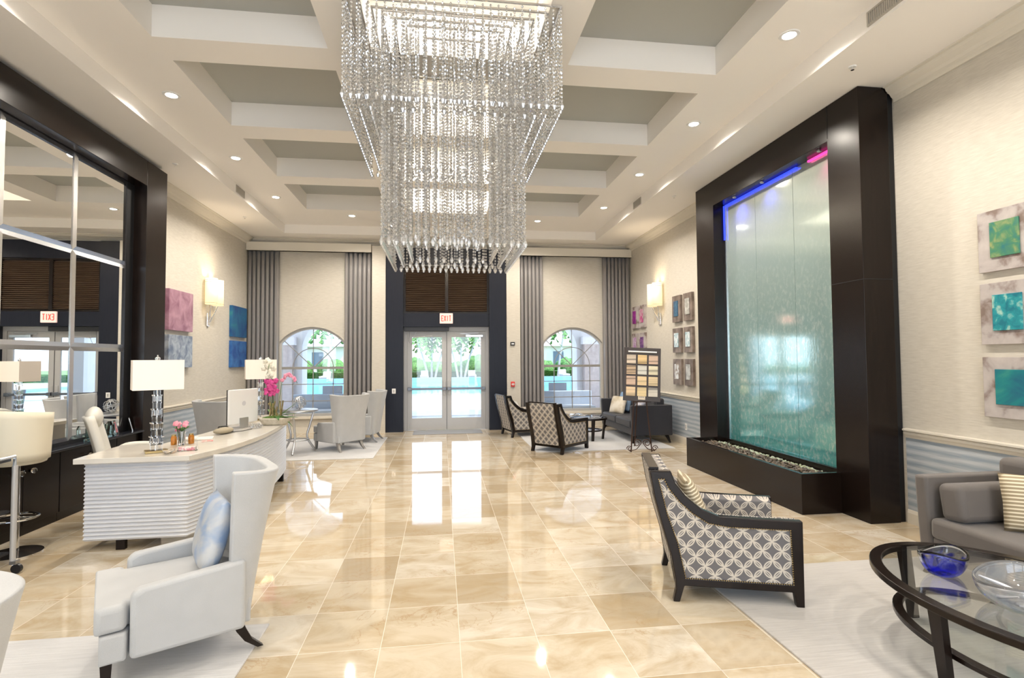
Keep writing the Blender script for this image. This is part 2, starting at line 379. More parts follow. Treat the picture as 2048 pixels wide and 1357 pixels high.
# window frames, muntins, glass
for i, (cx, hw) in enumerate(WIN):
    r, zc, z0 = .895, 1.425, .37
    fr = B().prism(arch(cx, hw, r, zc, z0), [arch(cx, hw-.045, r-.05, zc, z0+.05)], YE+.06, YE+.14, lambda u, v, d: (u, d, v))
    fo = struct(f'window_{i+1}', fr, mat('window_frame_grey', (.50, .49, .47), .4))
    mu = B(); rr = .43
    mu.box(cx-hw+.02, cx+hw-.02, YE+.07, YE+.13, zc-.035, zc+.02)
    for x in (cx-rr, cx, cx+rr): mu.box(x-.009, x+.009, YE+.09, YE+.11, z0, zc)
    for z in (.69, 1.06): mu.box(cx-hw, cx+hw, YE+.09, YE+.11, z-.009, z+.009)
    mu.tube([(cx, YE+.1, zc), (cx, YE+.1, zc+r)], .009, 6)
    for s in (-1, 1): mu.tube([(cx, YE+.1, zc), (cx+s*.62, YE+.1, zc+.60)], .010, 6)
    mu.tube([(cx+rr*math.cos(PI*t/24), YE+.1, zc+rr*math.sin(PI*t/24)) for t in range(25)], .009, 6)
    obj('muntin', mu, mat('muntin_grey', (.30, .29, .27), .4), fo)
    obj('pane', B().prism(arch(cx, hw-.04, r-.045, zc, z0+.045), [], YE+.098, YE+.102, lambda u, v, d: (u, d, v)), m_pane, fo)
    obj('window_sill', B().box(cx-hw-.06, cx+hw+.06, YE-.06, YE+.05, z0-.06, z0), m_trim, fo, bevel=.006)
# ------------------------------------------------------------------ door portal
PY = YE-.22
struct('trim_23', B().box(-1.21, DX0, PY, YE, 0, 4.09), m_navy)
struct('trim_24', B().box(DX1, 1.47, PY, YE, 0, 4.09), m_navy)
struct('trim_25', B().box(DX0, DX1, PY+.04, YE, DZ, 2.62), m_navy)
struct('trim_26', B().box(DX0, DX1, PY+.04, YE, 3.72, 4.09), m_navy)
lv = thing('louvre_shutter', 'dark walnut louvred panel above the glass doors, two bays', 'shutter', (0, PY+.06, 0))
obj('frame', B().prism(rect(DX0, DX1, 2.62, 3.72), [rect(DX0+.05, .09, 2.66, 3.68), rect(.16, DX1-.05, 2.66, 3.68)], 0, .07, lambda u, v, d: (u, d, v)), m_dark, lv)
for x0, x1 in ((DX0+.05, .09), (.16, DX1-.05)):
    sl = B()
    for j in range(24):
        z = 2.68+j*.0415; M = Matrix.Translation((0, .03, z)) @ Matrix.Rotation(math.radians(-38), 4, 'X'); sl.box(x0, x1, -.024, .024, -.004, .004, M)
    sl.box(x0, x1, .06, .066, 2.66, 3.68); obj('slat_panel', sl, m_louv, lv)
fr = B().prism([(DX0, 0), (DX0+.075, 0), (DX0+.075, DZ-.09), (DX1-.075, DZ-.09), (DX1-.075, 0), (DX1, 0), (DX1, DZ), (DX0, DZ)], [], YE-.02, YE+.12, lambda u, v, d: (u, d, v))
d1 = struct('door_1', fr, m_alu)
obj('door_frame_head', B().box(DX0+.075, DX1-.075, YE+.02, YE+.08, DZ-.10, DZ-.07), m_alu, d1)
cm = .125
for s, x0, x1 in ((-1, DX0+.076, cm-.001), (1, cm+.001, DX1-.076)):
    z1 = DZ-.098
    leaf = obj('door_leaf', B().prism(rect(x0, x1, .004, z1), [rect(x0+.105, x1-.11, .27, z1-.13)] if s < 0 else [rect(x0+.11, x1-.105, .27, z1-.13)], YE+.0, YE+.045, lambda u, v, d: (u, d, v)), m_alu, d1, bevel=.003)
    obj('pane', B().box(x0+.09, x1-.09, YE+.02, YE+.026, .25, z1-.11), m_pane, leaf)
    pb = B().box(x0+.03, x1-.02, YE-.075, YE-.05, .905, .955)
    for xx in (x0+.05, x1-.05): pb.box(xx-.04, xx+.04, YE-.085, YE, .895, .965)
    obj('push_bar', pb, mat('dark_steel', (.16, .17, .19), .35, .8), leaf, bevel=.006)
    hx = x1-.055 if s < 0 else x0+.055
    obj('handle_plate', B().box(hx-.03, hx+.03, YE-.012, YE, .78, 1.10), m_alu, leaf, bevel=.01)
obj('door_astragal', B().box(cm-.004, cm+.004, YE-.006, YE+.05, .01, DZ-.11), m_black, d1)
cl = thing('door_operator', 'long dark door operator box mounted over the left door leaf', 'door closer', (0, YE-.04, DZ-.10))
obj('housing', B().box(DX0+.02, .17, -.10, 0, .0, .10), m_black, cl, bevel=.006)
obj('arm', B().tube([(-.55, -.04, -.01), (-.62, -.06, -.14), (-.2, -.06, -.10)], .008, 6), m_steel, cl)
obj('cord', B().tube([(-.70, -.04, 0), (-.72, -.05, -.22), (-.66, -.05, -.30), (-.58, -.04, -.12)], .003, 5), m_black, cl)
c2 = thing('door_closer', 'small silver closer box at top of the right door leaf', 'door closer', (.75, YE-.005, DZ-.20))
obj('housing', B().box(-.20, .20, -.05, 0, -.03, .03), m_steel, c2, bevel=.008)
obj('arm', B().tube([(-.1, -.03, .03), (-.32, -.04, .05), (.1, -.03, .07)], .006, 6), m_steel, c2)
ex = thing('exit_sign', 'lit exit sign with red letters over the glass doors', 'sign', (.115, PY+.04, 2.505))
obj('housing', B().box(-.145, .145, -.045, 0, -.115, .115), mat('sign_face', (.75, .66, .6), .4, emit=(1, .55, .5), es=.35), ex, bevel=.006)
lt = B()
def strokes(b, segs, ox, oz, w_, h_, t, y):
    for (x0, z0, x1, z1) in segs: b.tube([(ox+x0*w_, y, oz+z0*h_), (ox+x1*w_, y, oz+z1*h_)], t, 6)
E_ = [(0, 0, 0, 1), (0, 1, 1, 1), (0, .5, .8, .5), (0, 0, 1, 0)]; X_ = [(0, 0, 1, 1), (0, 1, 1, 0)]; I_ = [(.5, 0, .5, 1)]; T_ = [(.5, 0, .5, 1), (0, 1, 1, 1)]
for i, s_ in enumerate((E_, X_, I_, T_)): strokes(lt, s_, -.105+i*.056, -.06, .04, .12, .008, -.047)
obj('lettering', lt, mat('red_letters', (.8, .03, .02), .4, emit=(1, .05, .03), es=1.2), ex)
tag(obj('door_mat', B().box(-.60, .88, 11.42, 12.02, 0, .012), mat('grey_mat', (.30, .31, .33), .8), bevel=.004), 'flat grey mat on the floor inside the glass doors', 'mat')
sw = thing('wall_switch', 'pale square switch plate on the dark pillar left of the doors', 'switch', (-1.03, PY, .90))
obj('plate', B().box(-.04, .04, -.008, 0, -.055, .055), m_white, sw, bevel=.003); obj('rocker', B().box(-.012, .012, -.014, -.008, -.03, .03), m_alu, sw)
fa = thing('fire_alarm_pull', 'small red fire alarm pull station on the cream strip right of doors', 'alarm', (1.60, YE-.25, 1.02))
obj('body', B().box(-.045, .045, -.03, 0, -.06, .06), mat('alarm_red', (.6, .05, .04), .4), fa, bevel=.006)
obj('pull_bar', B().box(-.03, .03, -.042, -.03, -.01, .012).box(-.006, .006, -.042, -.03, -.03, .03), m_white, fa)
fs = thing('fire_strobe', 'small dark alarm strobe on the cream strip above red pull station', 'alarm', (1.60, YE-.25, 1.93))
obj('body', B().box(-.05, .05, -.03, 0, -.04, .04), m_black, fs, bevel=.006); obj('lens', B().box(-.03, .03, -.042, -.03, -.012, .014), m_white, fs)
# ------------------------------------------------------------------ curtains and valances
for x0, x1, n_ in ((-4.13, -1.525, 1), (1.785, 4.44, 2)):
    v = tag(obj('valance', B().box(x0, x1, YE-.22, YE-.135, 3.955, 4.14).box(x0, x1, YE-.24, YE-.135, 3.955, 3.975), m_trim), f"long cream pelmet box over the {'left' if n_ == 1 else 'right'} arched window", 'valance', 'window pelmets')
for x0, x1, lb in ((-4.12, -3.49, 'left of the left arched window'), (-2.11, -1.53, 'right of the left arched window'), (1.79, 2.34, 'left of the right arched window'), (3.775, 4.40, 'right of the right arched window')):
    nf = 7 if x1-x0 > .6 else 6; N = 160
    def cf(u, v, x0=x0, x1=x1, nf=nf):
        a = u*nf*2*PI; s = math.sin(a)
        return (x0+u*(x1-x0)+.010*math.sin(2*a), YE-.155+.115*abs(math.cos(a/2))**5+.005*math.sin(7*u+3*v), .02+3.97*v)
    tag(obj('curtain', B().grid(cf, N, 8), m_curt, smooth=80, solid=.006), f'floor-length grey pleated curtain panel {lb}', 'curtain', 'curtain panels')
# ------------------------------------------------------------------ downlights, vents, sprinklers
lamp_proto = None
ordn = ['nearest', 'second', 'third', 'farthest']
def spot(parent, e, col=(1, .91, .80), ang=152, r=.05):
    d = bpy.data.lights.new('lamp_light', 'SPOT'); d.energy = e; d.color = col; d.spot_size = math.radians(ang); d.spot_blend = .6; d.shadow_soft_size = r
    o = bpy.data.objects.new('lamp_light', d); COL.objects.link(o); o.parent = parent; o.location = (0, 0, -.03); return o
def downlight(x, y, z, label, e=118):
    global lamp_proto
    if lamp_proto is None:
        t = thing('recessed_downlight', label, 'downlight', (x, y, z), 0, 'recessed ceiling downlights')
        obj('trim_ring', B().lathe([(.055, -.001), (.058, -.008), (.083, -.006), (.088, 0)], n=28, caps=False), m_white, t, smooth=40)
        obj('lens', B().lathe([(.056, -.002), (.056, .0)], n=28), m_bulb, t)
        spot(t, e); lamp_proto = t; return t
    return dup(lamp_proto, (x, y, z), 0, label)
for s, X, nm in ((-1, -2.853, 'left'), (1, 3.05, 'right')):
    ys = [-2.93, -1.14, .645, 2.43, 4.215, 6.0, 7.79, 9.605]
    for j, y in enumerate(ys):
        vis = j-4 if s > 0 else j-5
        if vis < 0: lb = f"recessed downlight behind the viewer, {nm} row, {['first', 'second', 'third', 'fourth', 'fifth'][-vis-1]} one back"
        else: lb = f"lit recessed downlight in the ceiling's {nm} row, {(['nearest', 'second', 'third', 'farthest'] if s > 0 else ['nearest', 'middle', 'farthest'])[vis]} of that row"
        downlight(X, y, ZC, lb)
downlight(-1.74, 10.70, ZC, 'lit recessed downlight left of the chandelier before the far wall')
downlight(1.98, 10.70, ZC, 'lit recessed downlight right of the chandelier before the far wall')
for x, y0, lb, sx in ((HX1, 8.77, 'small grille vent in the right ceiling step near its far end', -1), (HX0, 8.87, 'small grille vent in the left ceiling step near its far end', 1), (HX1, 3.45, 'grille vent in the right ceiling step at the top edge of the view', -1)):
    t = thing('air_vent', lb, 'vent', (x, y0, 0))
    w_ = .36
    obj('frame', B().prism(rect(0, w_, 4.285, 4.405), [rect(.015, w_-.015, 4.30, 4.39)], 0, sx*.012, lambda u, v, d: (d, u, v)), mat('vent_grey', (.42, .39, .34), .5), t)
    fb = B()
    for q in range(16): fb.box(min(0, sx*.008), max(0, sx*.008), .02+q*.0205, .03+q*.0205, 4.30, 4.39)
    obj('slats', fb, mat('vent_grey'), t)
for x, y, z, lb in ((3.74, 4.31, ZS, 'tiny sprinkler head in the ceiling over the waterfall near the camera'), (3.80, 8.2, ZS, 'tiny sprinkler head in the ceiling beyond the waterfall'), (-3.55, 7.6, ZS, 'tiny sprinkler head in the ceiling by the mirror frame'), (-3.6, 10.3, ZS, 'tiny sprinkler head in the ceiling above the left wall sconce')):
    t = thing('sprinkler_head', lb, 'sprinkler', (x, y, z), 0, 'sprinkler heads')
    obj('escutcheon', B().lathe([(.035, 0), (.03, -.008), (.01, -.01)], n=16), m_white, t); obj('deflector', B().lathe([(.006, -.01), (.006, -.028), (.016, -.03), (.016, -.033)], n=10), m_chrome, t)
# ------------------------------------------------------------------ mirror wall with cabinets (left)
MX, MF = -3.90, -3.76
MY0, MY1 = 3.2, 7.34
mw = thing('framed_mirror', 'tall wall mirror in a dark wood surround behind the reception desk', 'mirror', (0, 0, 0))
obj('surround', B().box(XL, MF, MY1, 7.84, 0, 4.19).box(XL, MF, 2.8, MY0, 0, 4.19).box(XL, MF, MY0, MY1, 3.86, 4.19), m_dark, mw, bevel=.004)
obj('backing', B().box(XL, MX-.012, MY0, MY1, .72, 3.9), m_shadow, mw)
zs = [.76, 1.757, 2.796, 3.85]; ys = [7.18, 6.21, 5.24, 4.27, 3.25]
bev = mat('mirror_bevel', (.85, .88, .93), .22, 1)
for i in range(3):
    for j in range(4):
        z0, z1 = zs[i], zs[i+1]; y1, y0 = ys[j], ys[j+1]; g = .045
        pane = obj('mirror_pane', B().add([(MX, y0+g, z0+g), (MX, y1-g, z0+g), (MX, y1-g, z1-g), (MX, y0+g, z1-g)], [(0, 1, 2, 3)]), m_mirror, mw)
        o_ = [(y0, z0), (y1, z0), (y1, z1), (y0, z1)]; n_ = [(y0+g, z0+g), (y1-g, z0+g), (y1-g, z1-g), (y0+g, z1-g)]
        obj('bevelled_edge', B().add([(MX-.010, a, b_) for a, b_ in o_]+[(MX, a, b_) for a, b_ in n_], [(q, (q+1) % 4, 4+(q+1) % 4, 4+q) for q in range(4)]), bev, pane)
ctop = -3.70
cabs = [(5.935, 6.87), (4.985, 5.93), (4.035, 4.98), (3.25, 4.03)]
lbs = ['dark base cabinet with glass knobs just left of the desk end', 'dark base cabinet with glass knobs beside the tub chair and cart', 'dark base cabinet under the mirror behind the cart', 'dark base cabinet under the mirror, mostly outside the picture']
for (y0, y1), lb in zip(cabs, lbs):
    c = thing('base_cabinet', lb, 'cabinet', (0, y0, 0), 0, 'dark base cabinets')
    L = y1-y0
    obj('body', B().box(XL+.012, MF-.06, 0, L, .0, .70), m_darkh, c)
    for q in range(2):
        a = q*L/2+.004; b_ = (q+1)*L/2-.004
        dr = obj('door', B().box(MF-.058, MF-.04, a, b_, .09, .685), m_dark, c, bevel=.002)
        ky = L/2+(-.07 if q == 0 else .07)
        obj('knob', B().lathe([(.012, 0), (.010, .02), (.026, .032), (.028, .045), (.018, .058)], n=8, M=Matrix.Translation((MF-.04, ky, .585)) @ Matrix.Rotation(PI/2, 4, 'Y')), m_cglass, dr, label='clear crystal knob')
tag(obj('cabinet_worktop', B().box(MX+.004, MF+.02, MY0+.002, MY1-.002, .701, .725), mat('gloss_black_top', (.02, .022, .03), .06, spec=.9), bevel=.003), 'glossy dark worktop running along under the mirror', 'worktop')
c = thing('base_cabinet', 'narrow dark base cabinet behind the desk at far end of the mirror', 'cabinet', (0, 6.875, 0), 0, 'dark base cabinets')
obj('body', B().box(XL+.012, MF-.06, 0, .455, .0, .70), m_darkh, c); obj('door', B().box(MF-.058, MF-.04, .004, .45, .09, .685), m_dark, c, bevel=.002)
# things on the worktop
for y, x, h, w_, lb, rz in ((7.28, -3.84, .17, .10, 'silver picture frame with photo, right end of the dark worktop', .5), (6.98, -3.85, .17, .13, 'dark picture frame leaning on the worktop behind glass plaques', .3)):
    t = thing('picture_frame', lb, 'picture frame', (x, y, .726), rz)
    R = Matrix.Rotation(math.radians(-14), 4, 'Y')
    obj('frame', B().prism(rect(-w_/2, w_/2, 0, h), [rect(-w_/2+.02, w_/2-.02, .02, h-.02)], -.012, .0, lambda u, v, d: tuple(R @ Vector((d, u, v)))), m_steel, t, bevel=.002)
    obj('photo', B().prism(rect(-w_/2+.018, w_/2-.018, .018, h-.018), [], -.008, -.004, lambda u, v, d: tuple(R @ Vector((d, u, v)))), mat('photo_print', build=ramp_noise(18, [(.35, (.55, .5, .42)), (.5, (.5, .12, .16)), (.65, (.1, .12, .2))])), t)
m_aqua = mat('aqua_glass', (.72, .95, .92), .02, trans=1, ior=1.45)
gl_l = ['nearest', 'second', 'third', 'farthest']
for q, (y, h, x) in enumerate(((6.45, .16, -3.84), (6.60, .21, -3.85), (6.74, .17, -3.83), (6.86, .14, -3.84))):
    t = thing('glass_plaque', f'{gl_l[q]} of four clear aqua glass plaques on the dark worktop', 'plaque', (x, y, .726), -.35+.2*q, 'glass plaques on the worktop')
    obj('plaque', B().prism([(-.05, .02), (.05, .02), (.058, h*.7), (.03, h), (-.045, h*.85)], [], -.008, .008, lambda u, v, d: (d, u, v)), m_aqua, t, bevel=.003)
    obj('base', B().box(-.025, .025, -.05, .05, 0, .02), m_aqua, t, bevel=.002)
# ------------------------------------------------------------------ reception desk
def bez(p, n):
    out = []
    for i in range(n+1):
        t = i/n; q = list(p)
        while len(q) > 1: q = [Vector(a)*(1-t)+Vector(b_)*t for a, b_ in zip(q, q[1:])]
        out.append(q[0])
    return out
def spline(pts, n=8):
    P = [Vector(p) for p in pts]; out = []
    for i in range(len(P)-1):
        p0 = P[max(i-1, 0)]; p1 = P[i]; p2 = P[i+1]; p3 = P[min(i+2, len(P)-1)]
        for k in range(n):
            t = k/n; out.append(.5*((2*p1)+(-p0+p2)*t+(2*p0-5*p1+4*p2-p3)*t*t+(-p0+3*p1-3*p2+p3)*t**3))
    out.append(P[-1]); return out
ft = spline([(-2.13, 4.88, 0), (-2.02, 5.20, 0), (-1.955, 5.6, 0), (-1.925, 6.1, 0), (-1.95, 6.7, 0), (-2.02, 7.35, 0), (-2.10, 7.80, 0), (-2.25, 8.15, 0), (-2.50, 8.35, 0)], 6)
ft = [(p.x, p.y) for p in ft]
desk = thing('reception_desk', 'curved white reception desk with rippled front and stone top', 'desk', (0, 0, 0))
topo = [(-3.02, 4.86)]+ft+[(-2.72, 8.25), (-2.66, 7.6), (-2.60, 6.9), (-2.62, 6.3), (-2.70, 5.62), (-3.05, 5.58)]
obj('stone_top', B().prism(topo, [], .745, .79, lambda u, v, d: (u, v, d)), m_marble, desk, bevel=.004)
def inset(poly, d):
    out = []
    for i, p in enumerate(poly):
        a = Vector(poly[max(i-1, 0)]); b_ = Vector(poly[min(i+1, len(poly)-1)]); t = (b_-a).normalized(); out.append((p[0]-t.y*d, p[1]+t.x*d))
    return out
path = [(-2.97, 4.93), (-2.165, 4.93)]+[p for p in inset(ft, .05)[1:] if p[1] > 4.96]
# densify and ripple
L = 0; pp = []
for a, b_ in zip(path, path[1:]):
    a = Vector(a); b_ = Vector(b_); m = max(1, int((b_-a).length/.06))
    for q in range(m): pp.append((a+(b_-a)*q/m, Vector(((b_-a).y, -(b_-a).x)).normalized()))
pp.append((Vector(path[-1]), pp[-1][1]))
def rip(side_):
    def f(u, v):
        i = min(int(round(u*(len(pp)-1))), len(pp)-1); p, nrm = pp[i]; z = .09+.653*v
        s_ = i*.06; wv = .009*math.sin(2*PI*(z/.033)+1.1*noise.noise((s_*.7, z*2, 2.2)))
        if side_: wv = -.05
        return (p.x+nrm.x*wv, p.y+nrm.y*wv, z)
    return f
obj('rippled_front', B().grid(rip(False), len(pp), 200), m_desk, desk, smooth=45)
obj('inner_panel', B().grid(rip(True), len(pp), 2), m_desk, desk)
obj('return_panel', B().box(-2.97, -2.93, 4.95, 5.55, .09, .745), m_desk, desk)
for x, y in ((-2.70, 4.98), (-2.06, 6.4), (-2.10, 7.4), (-2.9, 5.5), (-2.5, 8.2)):
    obj('leg', B().box(x-.035, x+.035, y-.02, y+.02, 0, .10), m_dark, desk)
obj('drawer_pedestal', B().box(-2.66, -2.22, 7.0, 7.6, .1, .745), m_desk, desk)
# table lamps
def table_lamp(x, y, rz, lb):
    t = thing('table_lamp', lb, 'lamp', (x, y, .791), rz, 'crystal desk lamps')
    obj('foot', B().box(-.085, .085, -.06, .06, 0, .02), m_gold, t, bevel=.003)
    st = B(); z = .022
    obj('rod', B().cyl((0, 0, .02), .006, .84, 8), m_chrome, t)
    for q in range(9):
        w_ = .085-.0045*q; hh = .048; a = .0 if q % 2 == 0 else .3
        M = Matrix.Translation((0, 0, z)) @ Matrix.Rotation(a, 4, 'Z')
        if q % 2 == 0 or True: st.box(-w_/2-.004, w_/2+.004, -w_/2-.004, w_/2+.004, hh, hh+.012, M)
        for sx in (-1, 1):
            for sy in (-1, 1): st.box(sx*w_/2-w_*.42 if sx > 0 else -w_/2, sx*w_/2 if sx > 0 else -w_/2+w_*.42, sy*w_/2-w_*.42 if sy > 0 else -w_/2, sy*w_/2 if sy > 0 else -w_/2+w_*.42, 0, hh-.001, M)
        z += hh+.013
    obj('crystal_stack', st, m_cglass, t)
    sh = B().prism(rect(-.188, .188, -.125, .125), [rect(-.184, .184, -.121, .121)], .555, .815, lambda u, v, d: (u, v, d))
    obj('lamp_shade', sh, m_shade2, t)
    obj('diffuser', B().box(-.184, .184, -.121, .121, .806, .81), m_white, t)
    obj('finial', B().lathe([(.012, .81), (.02, .82), (.02, .835), (.006, .845)], n=10), m_cglass, t)
    point('lamp_light', t, (0, 0, .69), 3.0, (1, .78, .5), .04)
table_lamp(-2.50, 5.10, .55, 'large cream shade lamp on stacked crystal base, near end of desk')
table_lamp(-2.43, 7.60, .38, 'crystal base lamp with cream shade at the far end of desk')
# monitor
mo = thing('computer_monitor', 'white desktop computer monitor seen from behind on the desk', 'monitor', (-2.37, 6.80, .791), math.radians(68))
obj('shell', B().box(-.24, .24, -.012, .012, .05, .46), m_white, mo, bevel=.01)
obj('bezel', B().box(-.24, .24, .012, .02, .05, .46), m_black, mo)
obj('stand', B().box(-.07, .07, -.03, .09, 0, .006).box(-.07, .07, -.02, -.012, 0, .12), m_steel, mo, bevel=.003)
obj('emblem', B().lathe([(.0001, 0), (.028, 0), (.028, .002), (.0001, .002)], n=20, M=Matrix.Translation((0, -.0135, .29)) @ Matrix.Rotation(PI/2, 4, 'X')), mat('pale_grey_print', (.62, .62, .64), .3), mo)
# orchid arrangement
def petal_flower(b, c, r, d, seed):
    rnd = random.Random(seed); M = Vector(d).to_track_quat('Z', 'Y').to_matrix()
    for q in range(5):
        a = q*2*PI/5+rnd.random()*.3; u = Vector((math.cos(a), math.sin(a), 0)); v = Vector((-math.sin(a), math.cos(a), 0)); n = 6; vs = []
        for k in range(n+1):
            t = k/n; w_ = r*.48*math.sin(PI*min(1, t*.93+.07)); l = r*t; h = -.25*r*t*t
            for s in (-1, 0, 1): vs.append(Vector(c)+M @ (u*l+v*w_*s+Vector((0, 0, h+(0.06*r if s == 0 else 0)))))
        fs = []
        for k in range(n):
            for s in range(2): fs.append((k*3+s, k*3+s+1, k*3+s+4, k*3+s+3))
        b.add(vs, fs)
def leafb(b, p0, d, L, w_, droop, n=8):
    d = Vector(d).normalized(); sd = d.cross(Vector((0, 0, 1))).normalized(); vs = []
    for k in range(n+1):
        t = k/n; c = Vector(p0)+d*L*t-Vector((0, 0, droop*t*t)); ww = w_*math.sin(PI*(.12+.88*t))
        for s in (-1, 0, 1): vs.append(c+sd*ww*s-Vector((0, 0, .25*ww*(0 if s else 1))))
    fs = []
    for k in range(n):
        for s in range(2): fs.append((k*3+s, k*3+s+1, k*3+s+4, k*3+s+3))
    b.add(vs, fs)
oc = thing('potted_orchid', 'orchids in magenta, rose and white in a cream planter on desk end', 'plant', (-2.06, 7.0, .791))
obj('planter', B().grid(lambda u, v: (math.cos(2*PI*u)*(.12+.05*v)*1.15, math.sin(2*PI*u)*(.07+.03*v), .09*v), 28, 5, True).add([(math.cos(2*PI*k/28)*.138, math.sin(2*PI*k/28)*.07, .0) for k in range(28)], [tuple(range(28))]), mat('stone_planter', rough=.6, build=ramp_noise(30, [(.3, (.42, .38, .30)), (.7, (.60, .55, .46))])), oc, smooth=50, solid=.008)
obj('moss', B().sphere((0, 0, .07), .15, 20, 10, (1.15, .6, .3)), m_moss, oc, smooth=60)
lf = B(); rr = random.Random(3)
for a, L, dr, up_ in ((.2, .24, .05, .35), (2.9, .18, .1, .3), (-.5, .30, .02, .05), (.9, .2, .06, .5), (3.6, .15, .1, .4), (.5, .27, -.02, .6), (-1.2, .16, .12, .4), (2.2, .2, .05, .7), (-.15, .2, .15, .1)):
    leafb(lf, (.02*math.cos(a), .02*math.sin(a), .10), (math.cos(a), math.sin(a)*.6, up_), L, .028, dr)
obj('leaves', lf, m_leaf, oc, smooth=60, solid=.002)
tk = B()
for q in range(9): a = rr.random()*6; tk.tube([(rr.uniform(-.08, .08), rr.uniform(-.03, .03), .08), (rr.uniform(-.1, .1), rr.uniform(-.04, .04), rr.uniform(.22, .30))], .009, 6)
obj('husk_stalks', tk, mat('dry_husk', rough=.7, build=ramp_noise(25, [(.3, (.12, .09, .03)), (.7, (.34, .27, .12))])), oc)
stems = [([(0, 0, .1), (-.04, 0, .40), (-.09, -.01, .60), (-.07, -.02, .76)], m_wpet, 16, .036, 'white_blossom', (-.055, .14)),
         ([(-.02, 0, .1), (-.05, -.01, .32), (-.05, -.02, .46), (-.04, -.02, .57)], m_pink, 24, .036, 'magenta_blossom', (-.04, .11)),
         ([(.03, 0, .1), (.06, 0, .40), (.10, -.01, .58), (.19, -.02, .62), (.27, -.03, .52)], m_pink2, 10, .028, 'rose_blossom', (.1, .1))]
for pts, mt, n_, r_, nm, _ in stems:
    sp_ = spline(pts, 8); obj('stem', B().tube(sp_, .003, 6), m_leaf, oc)
    fb = B()
    for q in range(n_):
        if nm == 'white_blossom': c = Vector((-.07+rr.uniform(-.075, .06), -.02+rr.uniform(-.03, .03), rr.uniform(.60, .82)))
        elif nm == 'magenta_blossom': c = Vector((-.045+rr.uniform(-.06, .07), -.03+rr.uniform(-.03, .03), rr.uniform(.38, .57)))
        else: c = sp_[14+int(q*1.7)]+Vector((rr.uniform(-.01, .01), -.01, rr.uniform(-.02, .02)))
        petal_flower(fb, c, r_, (rr.uniform(-.6, .6), -1, rr.uniform(-.4, .5)), q*7+n_)
    obj(nm, fb, mt, oc, smooth=60, solid=.0015)
# small things on the desk
vz = thing('flower_vase', 'small glass vase of pink flowers behind the near desk lamp', 'vase', (-2.47, 5.50, .791))
obj('glass', B().lathe([(.028, 0), (.032, .01), (.030, .10), (.036, .13), (.033, .13), (.027, .10), (.029, .015)], n=20), m_cglass, vz, smooth=50)
sv = B(); fv = B(); lv2 = B()
for q in range(7):
    x, y, z = rr.uniform(-.055, .055), rr.uniform(-.04, .04), rr.uniform(.15, .22); sv.tube([(x*.2, y*.2, .02), (x, y, z)], .0025, 5); petal_flower(fv, (x, y, z), .03, (x*3, -1+y, .6), q)
for q in range(6): leafb(lv2, (0, 0, .13), (math.cos(q), math.sin(q), .9), .11, .02, .03)
obj('stems', sv, m_leaf, vz); obj('petals', fv, m_pink2, vz, solid=.001); obj('leaves', lv2, m_leaf, vz, solid=.001)
for q, (x, y) in enumerate(((-2.55, 5.52), (-2.42, 5.58))):
    t = thing('amber_jar', 'amber glass jar on the desk by the flower vase, ' + ('left of it' if q == 0 else 'right of it'), 'jar', (x, y, .791), 0, 'amber jars on the desk')
    obj('body', B().lathe([(.024, 0), (.026, .01), (.026, .07), (.018, .085)], n=18), mat('amber_glass', (.8, .32, .05), .08, trans=.7), t, smooth=50); obj('lid', B().cyl((0, 0, .085), .02, .012, 16), m_gold, t)
hd = thing('card_holder', 'clear acrylic holder with printed cards beside the near lamp', 'card holder', (-2.26, 5.14, .791), .1)
obj('holder', B().box(-.075, .075, -.03, .03, 0, .004).box(.07, .075, -.03, .03, .004, .09).box(-.075, -.07, -.03, .03, .004, .05), m_cglass, hd)
obj('cards', B().box(-.065, .065, -.02, .02, .005, .035), mat('printed_cards', build=ramp_noise(40, [(.4, (.75, .70, .66)), (.6, (.62, .2, .25))])), hd)
tag(obj('crystal_bowl', B().lathe([(.02, 0), (.045, .02), (.05, .035), (.046, .035), (.04, .022), (.01, .008)], n=14), m_cglass, loc=(-2.36, 5.02, .791), smooth=40), 'small crystal dish on the desk at foot of near lamp', 'bowl')
tag(obj('open_book', B().box(-.14, .14, -.10, .10, 0, .012).box(-.13, 0, -.095, .095, .012, .02), mat('paper', (.74, .72, .68), .7), loc=(-2.48, 5.86, .791), rot=(0, 0, .3), bevel=.003), 'white papers and magazine lying on desk behind the lamp', 'papers')
tag(obj('flyer', B().box(-.05, .05, -.05, .05, 0, .004), mat('flyer_red', build=ramp_noise(30, [(.4, (.7, .6, .55)), (.6, (.6, .1, .1))])), loc=(-2.33, 5.72, .791), rot=(0, 0, .4)), 'small leaflet with red print on the desk edge', 'leaflet')
hb = thing('folded_bag', 'taupe bag with black base lying on the desk centre', 'bag', (-2.38, 6.25, .791), 1.2)
obj('body', B().sphere((0, 0, .035), .10, 18, 10, (1.3, .7, .35)), mat('taupe_canvas', (.36, .31, .22), .7), hb, smooth=60); obj('strap', B().tube([(-.10, 0, .03), (-.03, .03, .08), (.06, .02, .075), (.13, 0, .03)], .008, 6), m_black, hb)
ob = B()
for q in range(26):
    p = Vector((rr.uniform(-.07, .07), rr.uniform(-.04, .04), .012+rr.uniform(0, .04))); ob.sphere(p, .012, 6, 4)
tag(obj('crystal_cluster', ob, m_cglass, loc=(-2.17, 6.66, .791)), 'cluster of clear crystals on the desk beside the monitor', 'ornament')
cb = B().tube(spline([(-2.45, 6.55, .796), (-2.35, 6.45, .796), (-2.38, 6.33, .796), (-2.25, 6.42, .796), (-2.2, 6.6, .796)], 8), .004, 6)
tag(obj('cable', cb, m_black), 'black cable looped on the desk top before the monitor', 'cable')
